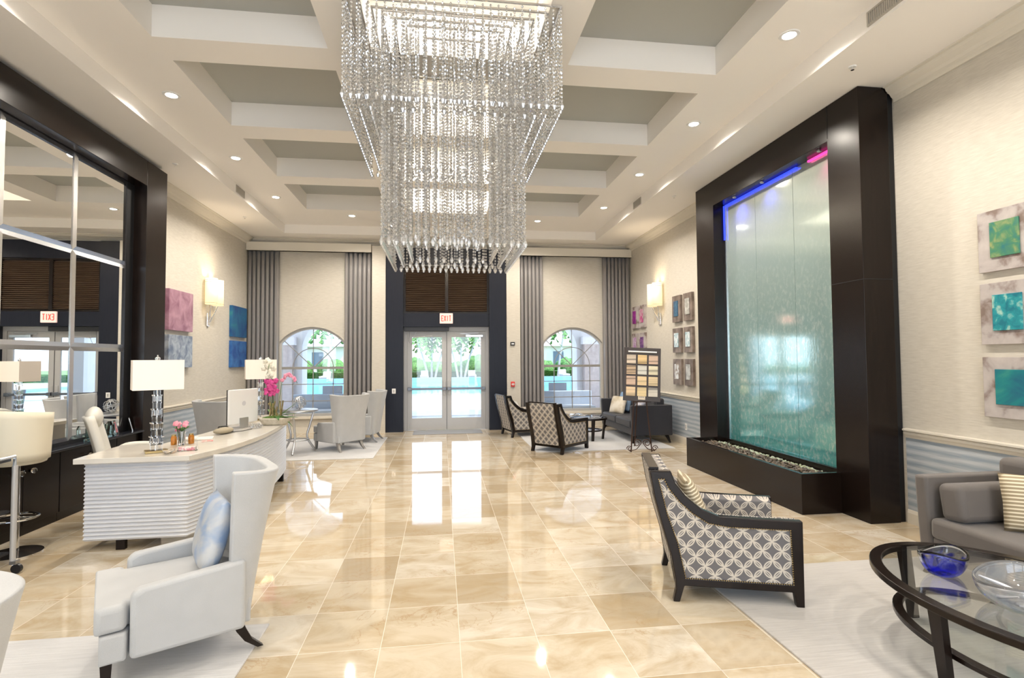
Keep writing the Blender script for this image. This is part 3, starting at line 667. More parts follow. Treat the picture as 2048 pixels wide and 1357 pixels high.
# ------------------------------------------------------------------ chandelier
ch = thing('crystal_chandelier', 'huge rectangular crystal bead chandelier with two hanging tiers', 'chandelier', (.11, 4.96, 0))
def bead_ring(zc, r, n=6):
    return [(r*math.cos(2*PI*k/n)*s_, r*math.sin(2*PI*k/n)*s_, zc+h*r) for s_, h in ((.45, 1.0), (1, 0), (.45, -1.0)) for k in range(n)]
BF = [(k, (k+1) % 6, 6+(k+1) % 6, 6+k) for k in range(6)]+[(6+k, 6+(k+1) % 6, 12+(k+1) % 6, 12+k) for k in range(6)]+[tuple(range(6))[::-1], tuple(range(12, 18))]
def strand(b, x, y, ztop, zbot, r=.0105, pitch=.032, ph=0):
    z = ztop-.02-ph*pitch
    while z > zbot+.03:
        a = random.random(); vs = bead_ring(0, r*(.92+.16*random.random())); c, s = math.cos(a), math.sin(a)
        b.add([(x+p[0]*c-p[1]*s, y+p[0]*s+p[1]*c, z+p[2]) for p in vs], BF); z -= pitch
    vs = bead_ring(0, r*1.9); b.add([(x+p[0], y+p[1], zbot+.012+p[2]*1.5) for p in vs], BF)
ZT = 4.425
tiers = []
def ringpts(hw, hl, sp):
    nx = round(2*hw/sp); ny = round(2*hl/sp); P = []
    for i in range(nx+1): P += [(-hw+2*hw*i/nx, -hl), (-hw+2*hw*i/nx, hl)]
    for j in range(1, ny): P += [(-hw, -hl+2*hl*j/ny), (hw, -hl+2*hl*j/ny)]
    return P
rings = [(.85, .88, 3.60, .062), (.76, .79, 3.64, .075), (.66, .69, 3.60, .08), (.58, .66, 2.53, .058), (.49, .57, 2.56, .066), (.40, .48, 2.60, .08), (.25, .32, 2.70, .11)]
fr = B()
for hw, hl, zb, sp_ in rings:
    fr.prism(rect(-hw-.008, hw+.008, -hl-.008, hl+.008), [rect(-hw+.008, hw-.008, -hl+.008, hl-.008)], ZT, ZT+.014)
obj('hanging_frame', fr, m_chrome, ch)
front = []; rest = B(); meshes = {}
for ri, (hw, hl, zb, sp_) in enumerate(rings):
    for (x, y) in ringpts(hw, hl, sp_):
        if (ri == 3 and y < -hl+.01) or (ri == 0 and (y < -hl+.01)) or (ri == 3 and abs(x) > hw-.01) or (ri == 3 and y > hl-.01 and len(front) < 100): front.append((ri, x, y, zb))
        else: strand(rest, x, y, ZT, zb, ph=random.random())
for ri, x, y, zb in front[100:]: strand(rest, x, y, ZT, zb, ph=random.random())
for ri, x, y, zb in front[:100]:
    key = (ri, random.randrange(3))
    if key not in meshes:
        b_ = B(); strand(b_, 0, 0, ZT, zb, ph=key[1]/3); meshes[key] = obj('crystal_strand', b_, m_crys, ch, loc=(x, y, 0))
    else:
        c = meshes[key].copy(); COL.objects.link(c); c.location = (x, y, 0)
obj('crystal_strand', rest, m_crys, ch, kind='stuff')
# halogen lamps in the mirrored ceiling wells
hl = thing('halogen_spotlight', 'small bright halogen lamp in the mirrored ceiling well by chandelier', 'spotlight', (0, 0, 0), 0, 'halogen lamps in the ceiling wells')
obj('bulb', B().sphere((0, 0, 0), .016, 10, 6), m_bulb, hl, smooth=60); obj('stem', B().cyl((0, 0, .014), .008, .05, 8), m_chrome, hl)
point('lamp_light', hl, (0, 0, -.03), 8, (1, .88, .70), .02)
first = True; cn = {4: 'nearest', 5: 'second', 6: 'third', 7: 'farthest'}; on_ = ['leftmost', 'second from left', 'third from left', 'rightmost']
for k_ in (4, 5, 6, 7):
    y0, y1 = rows[k_]
    for yy, e_ in ((y0+.06, 'near'), (y1-.06, 'far')):
        if k_ == 4 and e_ == 'near': continue
        for q, xx in enumerate((-.45, -.08, .33, .70)):
            lb = f'small halogen lamp, {cn[k_]} mirrored ceiling well, {e_} edge, {on_[q]}'
            if first: hl.location = (xx, yy, 4.70); hl['label'] = lb; first = False
            else: dup(hl, (xx, yy, 4.70), 0, lb)
# ------------------------------------------------------------------ water wall (right)
ww = thing('water_feature', 'tall glass water wall in a dark wood frame with trough', 'fountain', (0, 0, 0))
obj('surround', B().prism(rect(4.61, 7.955, 0, 4.25), [rect(5.04, 7.42, .02, 3.875)], 4.05, 4.37, lambda u, v, d: (d, u, v)), m_dark, ww, bevel=.003)
obj('back_box', B().box(4.37, XR-.008, 4.63, 7.93, 0, 4.20), m_shadow, ww)
obj('panel_seam', B().box(4.049, 4.37, 4.607, 4.6095, 2.345, 2.352).box(4.0475, 4.05, 4.61, 5.04, 2.345, 2.352).box(4.0475, 4.05, 5.032, 5.038, 3.9, 4.25), m_shadow, ww)
def water_build(m, b, t):
    v = t.coord(); x, y, z = t.xyz(v)
    n = t.noise(t.comb(x, t.math('MULTIPLY', y, 14), t.math('MULTIPLY', z, 9)), 1.6, 5, .65, .5)
    st = t.noise(t.comb(x, t.math('MULTIPLY', y, 60), t.math('MULTIPLY', z, 1.2)), 1.0, 3)
    deep = t.ramp(t.math('DIVIDE', z, 4), [(.08, (.10, .50, .50)), (.30, (.32, .58, .60)), (.6, (.42, .58, .57)), (.95, (.55, .62, .57))])
    fl = t.ramp(n, [(.48, (0, 0, 0)), (.75, (1, 1, 1))])
    fz = t.math('MULTIPLY', fl, t.ramp(t.math('DIVIDE', z, 4), [(.1, (.6, .6, .6)), (.5, (.6, .6, .6)), (.75, (.1, .1, .1))]))
    t.link(t.mix(fz, deep, (.85, .96, .95)), b.inputs['Base Color'])
    t.bump(b, t.math('ADD', t.math('MULTIPLY', n, .5), t.math('MULTIPLY', st, .2)), .10, .008)
m_water = mat('wet_glass_sheet', rough=.06, metal=.42, spec=1.0, ior=1.7, coat=.5, build=water_build)
for y0, y1 in ((5.04, 5.86), (5.866, 6.64), (6.646, 7.42)):
    gp = obj('glass_sheet', B().box(4.235, 4.245, y0, y1, .30, 3.88), m_water, ww)
obj('steel_channel', B().box(4.22, 4.26, 7.385, 7.42, .4, 3.86), m_steel, ww)
obj('water_trough', B().prism(rect(3.61, 4.20, 4.98, 7.52), [rect(3.66, 4.15, 5.03, 7.47)], 0, .41, lambda u, v, d: (u, v, d)).box(3.66, 4.15, 5.03, 7.47, .0, .20), m_darkh, ww, bevel=.003)
pbm = B(); pr = random.Random(5)
for q in range(1500):
    x, y = pr.uniform(3.68, 4.0), pr.uniform(5.05, 7.44); r = pr.uniform(.012, .024)
    pbm.sphere((x, y, .30+.05*pr.random()+.02), r, 6, 4, (1, 1.3, .6))
pbm.box(3.665, 4.145, 5.035, 7.465, .2, .30)
pe = tag(obj('river_pebbles', pbm, mat('pebbles', rough=.35, build=ramp_noise(22, [(.35, (.03, .025, .02)), (.6, (.16, .12, .08))])), smooth=70), 'dark river pebbles filling the trough of the water wall', 'pebbles'); pe['kind'] = 'stuff'
ml = B()
for q in range(900):
    x, y = pr.uniform(3.98, 4.12), pr.uniform(5.06, 7.44); ml.sphere((x, y, .33+.02*pr.random()), pr.uniform(.008, .016), 5, 3)
ml_ = tag(obj('glass_chips', ml, mat('foam_chips', rough=.4, build=ramp_noise(30, [(.35, (.28, .30, .16)), (.6, (.50, .56, .44))]))), 'pale glass chips lining the foot of the water sheet', 'glass chips'); ml_['kind'] = 'stuff'
for y, c, e, nm in ((6.95, (.06, .08, 1), 13, 'blue'), (6.3, (.06, .1, 1), 9, 'blue'), (5.25, (1, .08, .35), 4, 'red')):
    d = bpy.data.lights.new('led_light', 'SPOT'); d.energy = e; d.color = c; d.spot_size = 2.6; d.spot_blend = 1; d.shadow_soft_size = .06
    o = bpy.data.objects.new('led_light', d); COL.objects.link(o); o.parent = ww; o.location = (4.12, y, 3.80)
obj('led_strip', B().box(4.20, 4.225, 5.75, 7.36, 3.845, 3.865).box(4.20, 4.225, 7.385, 7.40, 3.35, 3.865), mat('blue_led', (.02, .03, .4), .4, emit=(.03, .06, 1), es=1.3), ww)
obj('led_strip', B().box(4.20, 4.225, 5.06, 5.55, 3.845, 3.865), mat('magenta_led', (.4, .02, .2), .4, emit=(1, .06, .35), es=1.2), ww)
for y in (5.25, 6.3, 6.95): obj('led_fitting', B().cyl((4.12, y, 3.85), .025, .02, 12), m_steel, ww)
# ------------------------------------------------------------------ wall art
def art(x, y0, y1, z0, z1, s, lb, cat_group, c_back, c_in, inset_=.1, th=.05, sc=9, whole=False):
    t = thing('wall_art', lb, 'artwork', (x, 0, 0), 0, cat_group)
    a, b_ = (0, s*th) if s > 0 else (s*th, 0)
    obj('panel', B().box(a, b_, y0, y1, z0, z1), c_back, t, bevel=.002)
    if not whole:
        e = s*(th+.012); a2, b2 = min(s*th, e), max(s*th, e); L = y1-y0
        obj('glazed_tile', B().box(a2, b2, y0+L*.24, y1-L*.24, z0+(z1-z0)*.22, z1-(z1-z0)*.20), c_in, t, bevel=.003)
def am(name, stops, sc=12, d=.6, rough=.3): return mat(name, rough=rough, build=ramp_noise(sc, stops, dist=d, bump=.15))
backg = am('distressed_silver_panel', [(.35, (.20, .15, .13)), (.5, (.42, .38, .37)), (.7, (.50, .46, .44))], 7, .3, .5)
backd = am('distressed_bronze_panel', [(.35, (.12, .09, .075)), (.65, (.27, .22, .19))], 7, .3, .5)
tealg = am('green_teal_glaze', [(.3, (.02, .16, .18)), (.5, (.07, .22, .12)), (.7, (.30, .34, .14))])
teal = am('turquoise_glaze', [(.35, (.01, .16, .22)), (.55, (.02, .28, .32)), (.7, (.35, .55, .48))], 16)
teal2 = am('deep_teal_glaze', [(.3, (.01, .08, .18)), (.55, (.01, .20, .22)), (.75, (.06, .30, .24))], 6)
for (z0, z1, c, cb_, lb) in ((2.277, 2.771, tealg, backg, 'square silver panel with green and teal tile, top of near right stack'), (1.688, 2.184, teal, backg, 'square bronze-silver panel with turquoise tile, middle of near right stack'), (1.102, 1.585, teal2, backg, 'square silver panel with deep teal tile, lowest of near right stack')):
    art(XR, 3.39, 3.815, z0, z1, -1, lb, 'square art panels on the right wall', cb_, c, th=.035)
pur = am('purple_glaze', [(.35, (.16, .01, .15)), (.6, (.34, .03, .30))]); mag = am('magenta_glaze', [(.4, (.50, .05, .22)), (.6, (.55, .35, .42))])
lil = am('lilac_glaze', [(.4, (.45, .22, .48)), (.6, (.62, .52, .62))]); vio = am('violet_glaze', [(.4, (.08, .03, .15)), (.6, (.28, .12, .30))])
nb = am('navy_glaze', [(.4, (.02, .07, .16)), (.6, (.04, .15, .25))]); sil = am('silver_glaze', [(.4, (.32, .32, .30)), (.6, (.55, .55, .52))]); ice = am('ice_glaze', [(.4, (.28, .45, .50)), (.6, (.75, .80, .82))]); bron = am('bronze_ice_glaze', [(.4, (.30, .22, .17)), (.6, (.78, .80, .80))])
cols = [(11.49, 11.85, 0), (11.06, 11.40, 1)]; rz_ = [(2.265, 2.765), (1.69, 2.15), (1.09, 1.57)]
nms = [['purple', 'magenta'], ['lilac', 'violet'], ['lilac', 'violet']]; mm = [[pur, mag], [lil, vio], [vio, lil]]; rn = ['top', 'middle', 'bottom']
for ci, (y0, y1, c) in enumerate(cols):
    for ri, (z0, z1) in enumerate(rz_):
        art(XR, y0, y1, z0, z1, -1, f"silver panel with {nms[ri][c]} tile, {rn[ri]} row, {['far', 'near'][ci]} column beyond the right sconce", 'square art panels on the right wall', backg, mm[ri][c])
cols = [(9.32, 9.66), (8.86, 9.19)]; mm = [[nb, sil], [ice, ice], [bron, sil]]; nn = [['navy', 'silver'], ['white-streaked', 'ice blue'], ['bronze and white', 'pale silver']]
for ci, (y0, y1) in enumerate(cols):
    for ri, (z0, z1) in enumerate(rz_):
        art(XR, y0, y1, z0, z1, -1, f"bronze panel with {nn[ri][ci]} tile, {rn[ri]} row, {['far', 'near'][ci]} column beside the water wall", 'square art panels on the right wall', backd, mm[ri][ci])
a1 = am('plum_canvas', [(.35, (.22, .09, .15)), (.65, (.42, .24, .32))], 5); a2 = am('slate_canvas', [(.35, (.10, .13, .20)), (.65, (.36, .40, .46))], 8)
a3 = am('teal_navy_canvas', [(.35, (.01, .05, .20)), (.6, (.02, .14, .28)), (.75, (.04, .24, .26))], 3); a4 = am('royal_blue_canvas', [(.35, (.01, .06, .28)), (.65, (.05, .18, .45))], 5)
for (y0, y1, z0, z1, m_, lb) in ((8.62, 9.40, 2.07, 2.70, a1, 'plum coloured canvas on left wall, upper one beside the mirror'), (8.62, 9.40, 1.49, 2.00, a2, 'slate blue canvas on left wall, lower one behind the desk lamp'), (11.08, 11.86, 2.07, 2.69, a3, 'teal and navy canvas on left wall, upper one beside the curtain'), (11.08, 11.86, 1.46, 1.99, a4, 'royal blue canvas on left wall, lower one beside the curtain')):
    art(XL, y0, y1, z0, z1, 1, lb, 'canvases on the left wall', m_, None, th=.06, whole=True)
# ------------------------------------------------------------------ sconces
def sconce(x, s, y, zt, lb):
    t = thing('wall_sconce', lb, 'sconce', (x, y, 0), 0, 'chrome wall sconces')
    obj('back_plate', B().box(min(0, s*.03), max(0, s*.03), -.05, .05, zt-.84, zt-.60), m_chrome, t, bevel=.008)
    for dy in (-.13, .13):
        pth = spline([(s*.03, dy*.2, zt-.76), (s*.06, dy*.4, zt-.66), (s*.085, dy*.75, zt-.58), (s*.12, dy, zt-.47)], 6)
        obj('arm', B().tube(pth, [.018-.0004*k for k in range(len(pth))], 8), m_chrome, t, smooth=60)
        sh = B().lathe([(.098, zt-.46), (.098, zt)], (s*.12, dy, 0), 24, caps=False)
        q = obj('lamp_shade', sh, m_shade, t, smooth=60, solid=.004)
        bd = B()
        for zz in (zt-.44, zt-.035, zt-.07): bd.lathe([(.100, zz), (.100, zz+.006)], (s*.12, dy, 0), 24, caps=False)
        obj('band', bd, mat('shade_band', (.40, .33, .24), .6), q)
        point('lamp_light', t, (s*.12, dy, zt-.16), 9, (1, .80, .55), .04)
sconce(XR, -1, 10.32, 3.11, 'lit chrome twin-shade sconce on the right wall')
sconce(XL, 1, 10.08, 3.05, 'lit chrome twin-shade sconce on the left wall')
ot = thing('wall_outlet', 'pale outlet plate low on the right wall near the trough', 'outlet', (XR-.006, 9.25, .33))
obj('plate', B().box(-.006, 0, -.04, .04, -.06, .06), m_white, ot, bevel=.002); obj('socket', B().box(-.009, -.006, -.015, .015, -.035, .035), m_alu, ot)
# ------------------------------------------------------------------ rugs
def rug(x0, x1, y0, y1, m_, lb): return tag(obj('area_rug', B().box(x0, x1, y0, y1, 0, .012), m_, bevel=.004), lb, 'rug')
rug(-4.0, -1.03, 1.2, 3.43, m_rug2, 'pale silver rug under the near left wing chair')
rug(1.87, 4.30, .4, 3.80, m_rug, 'silver-grey rug under the oval coffee table at right')
rug(-3.6, -1.09, 8.84, 11.15, m_rug2, 'pale rug under the wing chairs by the left arched window')
rug(1.60, 4.08, 8.93, 11.3, m_rug2, 'pale rug under the dark sofa by the right arched window')
RZ = .012
# ------------------------------------------------------------------ wing chairs
def wing_chair(name, lb, legm, rug_z=RZ):
    t = thing(name, lb, 'armchair', (0, 0, 0), 0, 'silver-grey wing chairs')
    # local: front is -Y, seat front at y=-.42, back to +.43 ; width .66
    def shell(u, v, inn=0):
        a = (u-.5)*2; ang = a*PI/2; z = .16+.82*v
        Wd = .285+.085*v**1.3-inn; D = .13+.14*v**1.2-inn*.8; e = .45
        sx = math.copysign(abs(math.sin(ang))**e, ang); cy = max(0, math.cos(ang))**.8
        zz = z+(.02*abs(a)**2-.012)*(v > .95)
        return Vector((Wd*sx, .150+D*cy, zz))
    nu, nv = 41, 14; vs = []; fs = []
    for inn in (0, .075):
        for j in range(nv):
            for i in range(nu): vs.append(shell(i/(nu-1), j/(nv-1), inn))
    o2 = nu*nv
    for j in range(nv-1):
        for i in range(nu-1):
            a = j*nu+i; fs.append((a, a+1, a+nu+1, a+nu)); fs.append((o2+a, o2+a+nu, o2+a+nu+1, o2+a+1))
    for i in range(nu-1): fs.append((i, o2+i, o2+i+1, i+1)); a = (nv-1)*nu+i; fs.append((a, a+1, o2+a+1, o2+a))
    for j in range(nv-1): a = j*nu; fs.append((a, a+nu, o2+a+nu, o2+a)); a = j*nu+nu-1; fs.append((a, o2+a, o2+a+nu, a+nu))
    obj('backrest', B().add(vs, fs), m_silver, t, smooth=50, bevel=.012, seg=3)
    for s in (-1, 1):
        prof = [(-.285, .15), (.22, .15), (.22, .515), (.10, .505), (-.25, .478), (-.285, .455)]
        x0, x1 = (.262, .335) if s > 0 else (-.335, -.262)
        obj('armrest', B().prism(prof, [], x0, x1, lambda u, v, d: (d, u, v)), m_silver, t, bevel=.022, seg=4, smooth=50)
    obj('seat_base', B().prism([(-.262, .26), (-.262, -.285), (-.318, -.30), (-.318, -.405), (.318, -.405), (.318, -.30), (.262, -.285), (.262, .26)], [], .15, .285, lambda u, v, d: (u, v, d)), m_silver, t, bevel=.012, seg=3, smooth=50)
    obj('seat_cushion', B().prism([(-.258, .24), (-.258, -.29), (-.315, -.30), (-.315, -.425), (.315, -.425), (.315, -.30), (.258, -.29), (.258, .24)], [], .288, .415, lambda u, v, d: (u, v, d)), m_silver, t, bevel=.03, seg=4, smooth=50)
    for s in (-1, 1):
        obj('leg', B().add([(s*(.275+dx), -.375+dy, z) for z, w_ in ((.152, .024), (0, .016)) for dx, dy in ((-w_, -w_), (w_, -w_), (w_, w_), (-w_, w_))], [(0, 1, 2, 3), (4, 5, 6, 7), (0, 1, 5, 4), (1, 2, 6, 5), (2, 3, 7, 6), (3, 0, 4, 7)]), legm, t)
        pth = [(s*.225, .19, .17), (s*.232, .215, .11), (s*.24, .25, .05), (s*.25, .31, 0)]
        lb_ = B(); vs = []
        for (x, y, z), w_ in zip(pth, (.028, .025, .02, .015)): vs += [(x-w_, y-w_, z), (x+w_, y-w_, z), (x+w_, y+w_, z), (x-w_, y+w_, z)]
        lb_.add(vs, [(k*4+q, k*4+(q+1) % 4, k*4+4+(q+1) % 4, k*4+4+q) for k in range(3) for q in range(4)]+[(0, 1, 2, 3), (12, 13, 14, 15)])
        obj('leg', lb_, legm, t)
    return t
def face(dx, dy): return math.atan2(dx, -dy)  # rotation so that local -Y points to (dx,dy)
m_legd = m_dark
m_legs = mat('silvered_wood', (.32, .31, .30), .25, .5)
wc = wing_chair('wing_chair', 'silver-grey wing chair with silver cushion in the left foreground', m_legd)
dv = Vector((.47, .266)).normalized(); nv_ = Vector((-dv.y, dv.x))
ctr = Vector((-1.60, 2.75))+nv_*.33+dv*.42
wc.location = (ctr.x, ctr.y, RZ); wc.rotation_euler.z = face(-dv.x, -dv.y)
def pillow(name, lb, m_, loc, rot, sx=.23, sz=.23, th=.085, group=None, cat='cushion'):
    def f(u, v):
        a = u*2-1; b_ = v*2-1; k = (1-abs(a)**2.6)*(1-abs(b_)**2.6)
        pin = 1-.10*(1-abs(a*b_))*(abs(a)**4+abs(b_)**4)*.5
        return a*sx*pin, b_*sz*pin, th*max(k, 0)**.45
    n = 15; vs = []; fs = []
    for sg in (1, -1):
        for j in range(n):
            for i in range(n): x, z, y = f(i/(n-1), j/(n-1)); vs.append((x, sg*y, z))
    for j in range(n-1):
        for i in range(n-1): a = j*n+i; fs.append((a, a+1, a+n+1, a+n)); a += n*n; fs.append((a, a+n, a+n+1, a+1))
    o = tag(obj(name, B().add(vs, fs), m_, loc=loc, rot=rot, smooth=80), lb, cat, group)
    bm = bmesh.new(); bm.from_mesh(o.data); bmesh.ops.remove_doubles(bm, verts=bm.verts, dist=.0004); bm.to_mesh(o.data); bm.free()
    return o
def onchair(c, rz, lx, ly, lz): v = Matrix.Rotation(rz, 3, 'Z') @ Vector((lx, ly, 0)); return (c[0]+v.x, c[1]+v.y, lz)
rzw = wc.rotation_euler.z
pillow('throw_cushion', 'shiny silver-blue cushion propped in the near left wing chair', m_pillow2, onchair(ctr, rzw, 0.02, .10, .625), (math.radians(-14), 0, rzw), .21, .20, .075)
dup(wc, (-1.54, 1.40, RZ), face(-1, 0), 'silver-grey wing chair cut off at the lower left edge of view')
ws = wing_chair('wing_chair', 'wing chair with silvered legs by left window, its back to viewer', m_legs)
bdir = Vector((.34, .34)).normalized(); fdir = Vector((-.7071, .7071))
c_ = Vector((-1.49, 9.56))+fdir*.36
ws.location = (c_.x, c_.y, RZ); ws.rotation_euler.z = face(fdir.x, fdir.y)
dup(ws, (-1.50, 10.74, RZ), face(-1, .12), 'farther silver-grey wing chair beside dark pillar, facing the window table')
dup(wc, (-3.42, 9.05, 0), face(.25, 1), 'grey wing chair beyond the desk against the left wall')
# ------------------------------------------------------------------ lattice armchairs
OUT = [(-.169, .845), (-.032, .848), (-.004, .769), (.062, .685), (.16, .604), (.267, .562), (.527, .553), (.775, .549), (.775, 0), (.73, 0), (.715, .10), (.043, .105), (.012, 0), (-.03, 0), (-.012, .081), (-.015, .14), (-.038, .293), (-.093, .489), (-.141, .678)]
INN = [(-.11, .792), (-.076, .793), (-.047, .733), (.019, .649), (.102, .574), (.2, .515), (.323, .495), (.70, .490), (.712, .150), (.052, .155), (.006, .381), (-.058, .568)]
def smooth_poly(P, idx):
    return P
def lattice_chair(lb):
    t = thing('lattice_armchair', lb, 'armchair', (0, 0, 0), 0, 'lattice fabric armchairs')
    # local: x lateral, side plane coordinate s -> y=-s (front is -Y), back legs at y=0
    Wd = .333
    for s in (-1, 1):
        x1 = s*Wd; x0 = s*(Wd-.055)
        obj('side_frame', B().prism([(-a, z) for a, z in OUT], [[(-a, z) for a, z in INN]], x0, x1, lambda u, v, d: (d, u, v)), m_dark, t, bevel=.006)
        obj('side_panel', B().prism([(-a, z) for a, z in INN], [], s*(Wd-.045), s*(Wd-.010), lambda u, v, d: (d, u, v)), m_latt, t, uv=lambda co, n: (co.y, co.z))
        nl = B(); L = [Vector((-a, z)) for a, z in INN]; L.append(L[0])
        for p, q in zip(L, L[1:]):
            m_ = max(1, int((q-p).length/.014))
            for k in range(m_): c = p+(q-p)*k/m_; nl.sphere((s*(Wd-.002), c.x, c.y), .0045, 6, 4)
        obj('nailhead_trim', nl, m_gold, t)
        tp = [(-.004, .775), (.062, .69), (.16, .607), (.267, .566), (.527, .556), (.75, .553)]
        ap = spline([(0, -a, z) for a, z in tp], 5); vs = []
        for p in ap: vs += [(s*(Wd-.055), p.y, p.z+.002), (s*(Wd-.13), p.y, p.z-.02), (s*(Wd-.13), p.y, max(.30, p.z-.26)), (s*(Wd-.056), p.y, max(.30, p.z-.26))]
        n = len(ap); obj('inner_arm', B().add(vs, [(k*4+q, k*4+(q+1) % 4, k*4+4+(q+1) % 4, k*4+4+q) for k in range(n-1) for q in range(4)]+[(0, 1, 2, 3), ((n-1)*4, (n-1)*4+1, (n-1)*4+2, (n-1)*4+3)]), m_latt, t, bevel=.008, uv=lambda co, nn: (co.y, co.z))
    wi = Wd-.056
    back = [(.168, .843), (.04, .849), (-.03, .72), (-.13, .42), (-.13, .30), (.0, .14), (.015, .14), (.038, .293), (.093, .489), (.141, .678)]
    obj('backrest', B().prism([(a, z) for a, z in back], [], -wi, wi, lambda u, v, d: (d, u, v)), m_latt, t, bevel=.012, uv=lambda co, n: (co.x, co.z) if abs(n.z) < .8 else (co.x, co.y))
    fr = B()
    for s in (-1, 1): fr.prism([(a, z) for a, z in ((.172, .848), (.130, .85), (-.005, .12), (.012, .10), (.018, .14), (.041, .293), (.096, .489), (.144, .678))], [], s*(wi-.0), s*(wi-.03), lambda u, v, d: (d, u, v))
    fr.box(-wi, wi, .105, .168, .845, .862)
    obj('back_frame', fr, m_dark, t, bevel=.004)
    obj('seat_cushion', B().box(-wi+.075, wi-.075, -.78, -.02, .27, .415), m_latt, t, bevel=.03, seg=4, smooth=50, uv=lambda co, n: (co.x, co.y) if abs(n.z) > .5 else ((co.x, co.z) if abs(n.y) > .5 else (co.y, co.z)))
    obj('seat_rail', B().box(-wi, wi, -.755, -.715, .105, .27).box(-wi, wi, -.72, -.0, .105, .15).box(-wi, wi, -.04, .0, .10, .15), m_dark, t, bevel=.004)
    return t
lc = lattice_chair('dark-framed lattice armchair in the right foreground, side on to viewer')
fd = Vector((.707, -.209)).normalized(); sd = Vector((.177, .642)).normalized()
rzl = face(fd.x, fd.y)
lc.location = (1.54+sd.x*.333, 3.355+sd.y*.333, RZ*0); lc.rotation_euler.z = rzl
pillow('throw_cushion', 'cream ribbed cushion in the near lattice armchair', m_pillow, onchair(lc.location, rzl, .02, -.16, .585), (math.radians(-22), 0, rzl), .19, .18, .06)
f2 = Vector((.74, .67)).normalized(); s2 = Vector((-f2.y, f2.x))
b2 = (Vector((1.557, 9.1))+Vector((2.0, 8.67)))/2
l2 = dup(lc, (b2.x, b2.y, 0), face(f2.x, f2.y), 'lattice armchair with its patterned back to viewer by the far rug')
l3 = dup(lc, (1.37, 11.18, 0), face(.97, .22), 'farthest lattice armchair with white cushion beside the dark pillar')
l3.location = (1.36, 10.98, 0)
pillow('throw_cushion', 'white cushion in the farthest lattice armchair by the pillar', mat('white_fabric', (.72, .71, .68), .7), onchair(l3.location, face(.97, .22), 0, -.18, .57), (math.radians(-22), 0, face(.97, .22)), .17, .16, .06)
# ------------------------------------------------------------------ sofas
def sofa(name, lb, L, D, m_, legm, seatz=.42, armz=.71, backz=.72, ncush=2, mirror=False, legh=.14):
    # local: front is -Y, x along the length, origin centre of footprint
    t = thing(name, lb, 'sofa', (0, 0, 0))
    aw = .10
    for s in (-1, 1):
        x0, x1 = (L/2-aw, L/2) if s > 0 else (-L/2, -L/2+aw)
        obj('armrest', B().prism([(-D/2+.03, legh), (D/2, legh), (D/2, armz), (-D/2, armz), (-D/2, armz-.05)], [], x0, x1, lambda u, v, d: (d, u, v)), m_, t, bevel=.02, seg=3, smooth=50)
    obj('back_panel', B().box(-L/2+aw+.002, L/2-aw-.002, D/2-.13, D/2, legh, backz), m_, t, bevel=.02, seg=3, smooth=50)
    obj('seat_base', B().box(-L/2+aw+.002, L/2-aw-.002, -D/2+.04, D/2-.13, legh, seatz-.15), m_, t, bevel=.01)
    w_ = (L-2*aw-.006)/ncush
    for q in range(ncush):
        a = -L/2+aw+.003+q*w_
        obj('seat_cushion', B().box(a+.002, a+w_-.002, -D/2+.01, D/2-.14, seatz-.147, seatz), m_, t, bevel=.035, seg=4, smooth=50)
        obj('back_cushion', B().box(a+.004, a+w_-.004, D/2-.30, D/2-.10, seatz+.003, backz+.12), m_, t, bevel=.05, seg=4, smooth=50)
    for sx in (-1, 1):
        for sy in (-1, 1):
            x, y = sx*(L/2-.09), sy*(D/2-.09)
            vs = []
            for z, k, w2 in ((legh, 0, .03), (0, .05, .015)):
                cx, cy = x+sx*k, y+sy*k; vs += [(cx-w2, cy-w2, z), (cx+w2, cy-w2, z), (cx+w2, cy+w2, z), (cx-w2, cy+w2, z)]
            obj('leg', B().add(vs, [(0, 1, 2, 3), (4, 5, 6, 7), (0, 1, 5, 4), (1, 2, 6, 5), (2, 3, 7, 6), (3, 0, 4, 7)]), legm, t)
    return t
s1 = sofa('taupe_sofa', 'taupe grey sofa against the right wall at the picture edge', 2.2, .88, m_taupe, m_dark)
s1.location = (3.93, 2.46, RZ); s1.rotation_euler.z = -PI/2
def box_cushion(lb, loc, rz, m_): return tag(obj('arm_cushion', B().box(-.09, .09, -.30, .30, 0, .26), m_, loc=loc, rot=(0, math.radians(8), rz), bevel=.045, seg=4, smooth=50), lb, 'cushion')
box_cushion('loose taupe box cushion resting against the far arm of taupe sofa', (3.84, 3.31, .435), PI/2, m_taupe)
pillow('throw_cushion', 'cream ribbed cushion on the taupe sofa at the picture edge', m_pillow, (3.90, 3.03, .615), (math.radians(-14), 0, -PI/2+.95), .20, .19, .07)
s2_ = sofa('charcoal_sofa', 'dark charcoal sofa by right window, behind the easel', 1.92, .80, m_char, m_dark, .42, .70, .70)
s2_.location = (3.88, 10.42, RZ); s2_.rotation_euler.z = -PI/2
pillow('throw_cushion', 'champagne satin cushion on the charcoal sofa at far end', m_champ, (3.72, 10.90, .60), (math.radians(-20), 0, -PI/2+.5), .21, .20, .07)
pillow('throw_cushion', 'blue cushion behind champagne one on the charcoal sofa', m_bluepil, (3.90, 10.98, .66), (math.radians(-16), 0, -PI/2+.3), .21, .21, .06)
pillow('throw_cushion', 'pale patterned cushion on charcoal sofa behind the sample board', mat('pale_print', build=ramp_noise(30, [(.4, (.6, .55, .52)), (.6, (.35, .38, .5))])), (3.80, 9.90, .60), (math.radians(-20), 0, -PI/2-.1), .21, .20, .07)
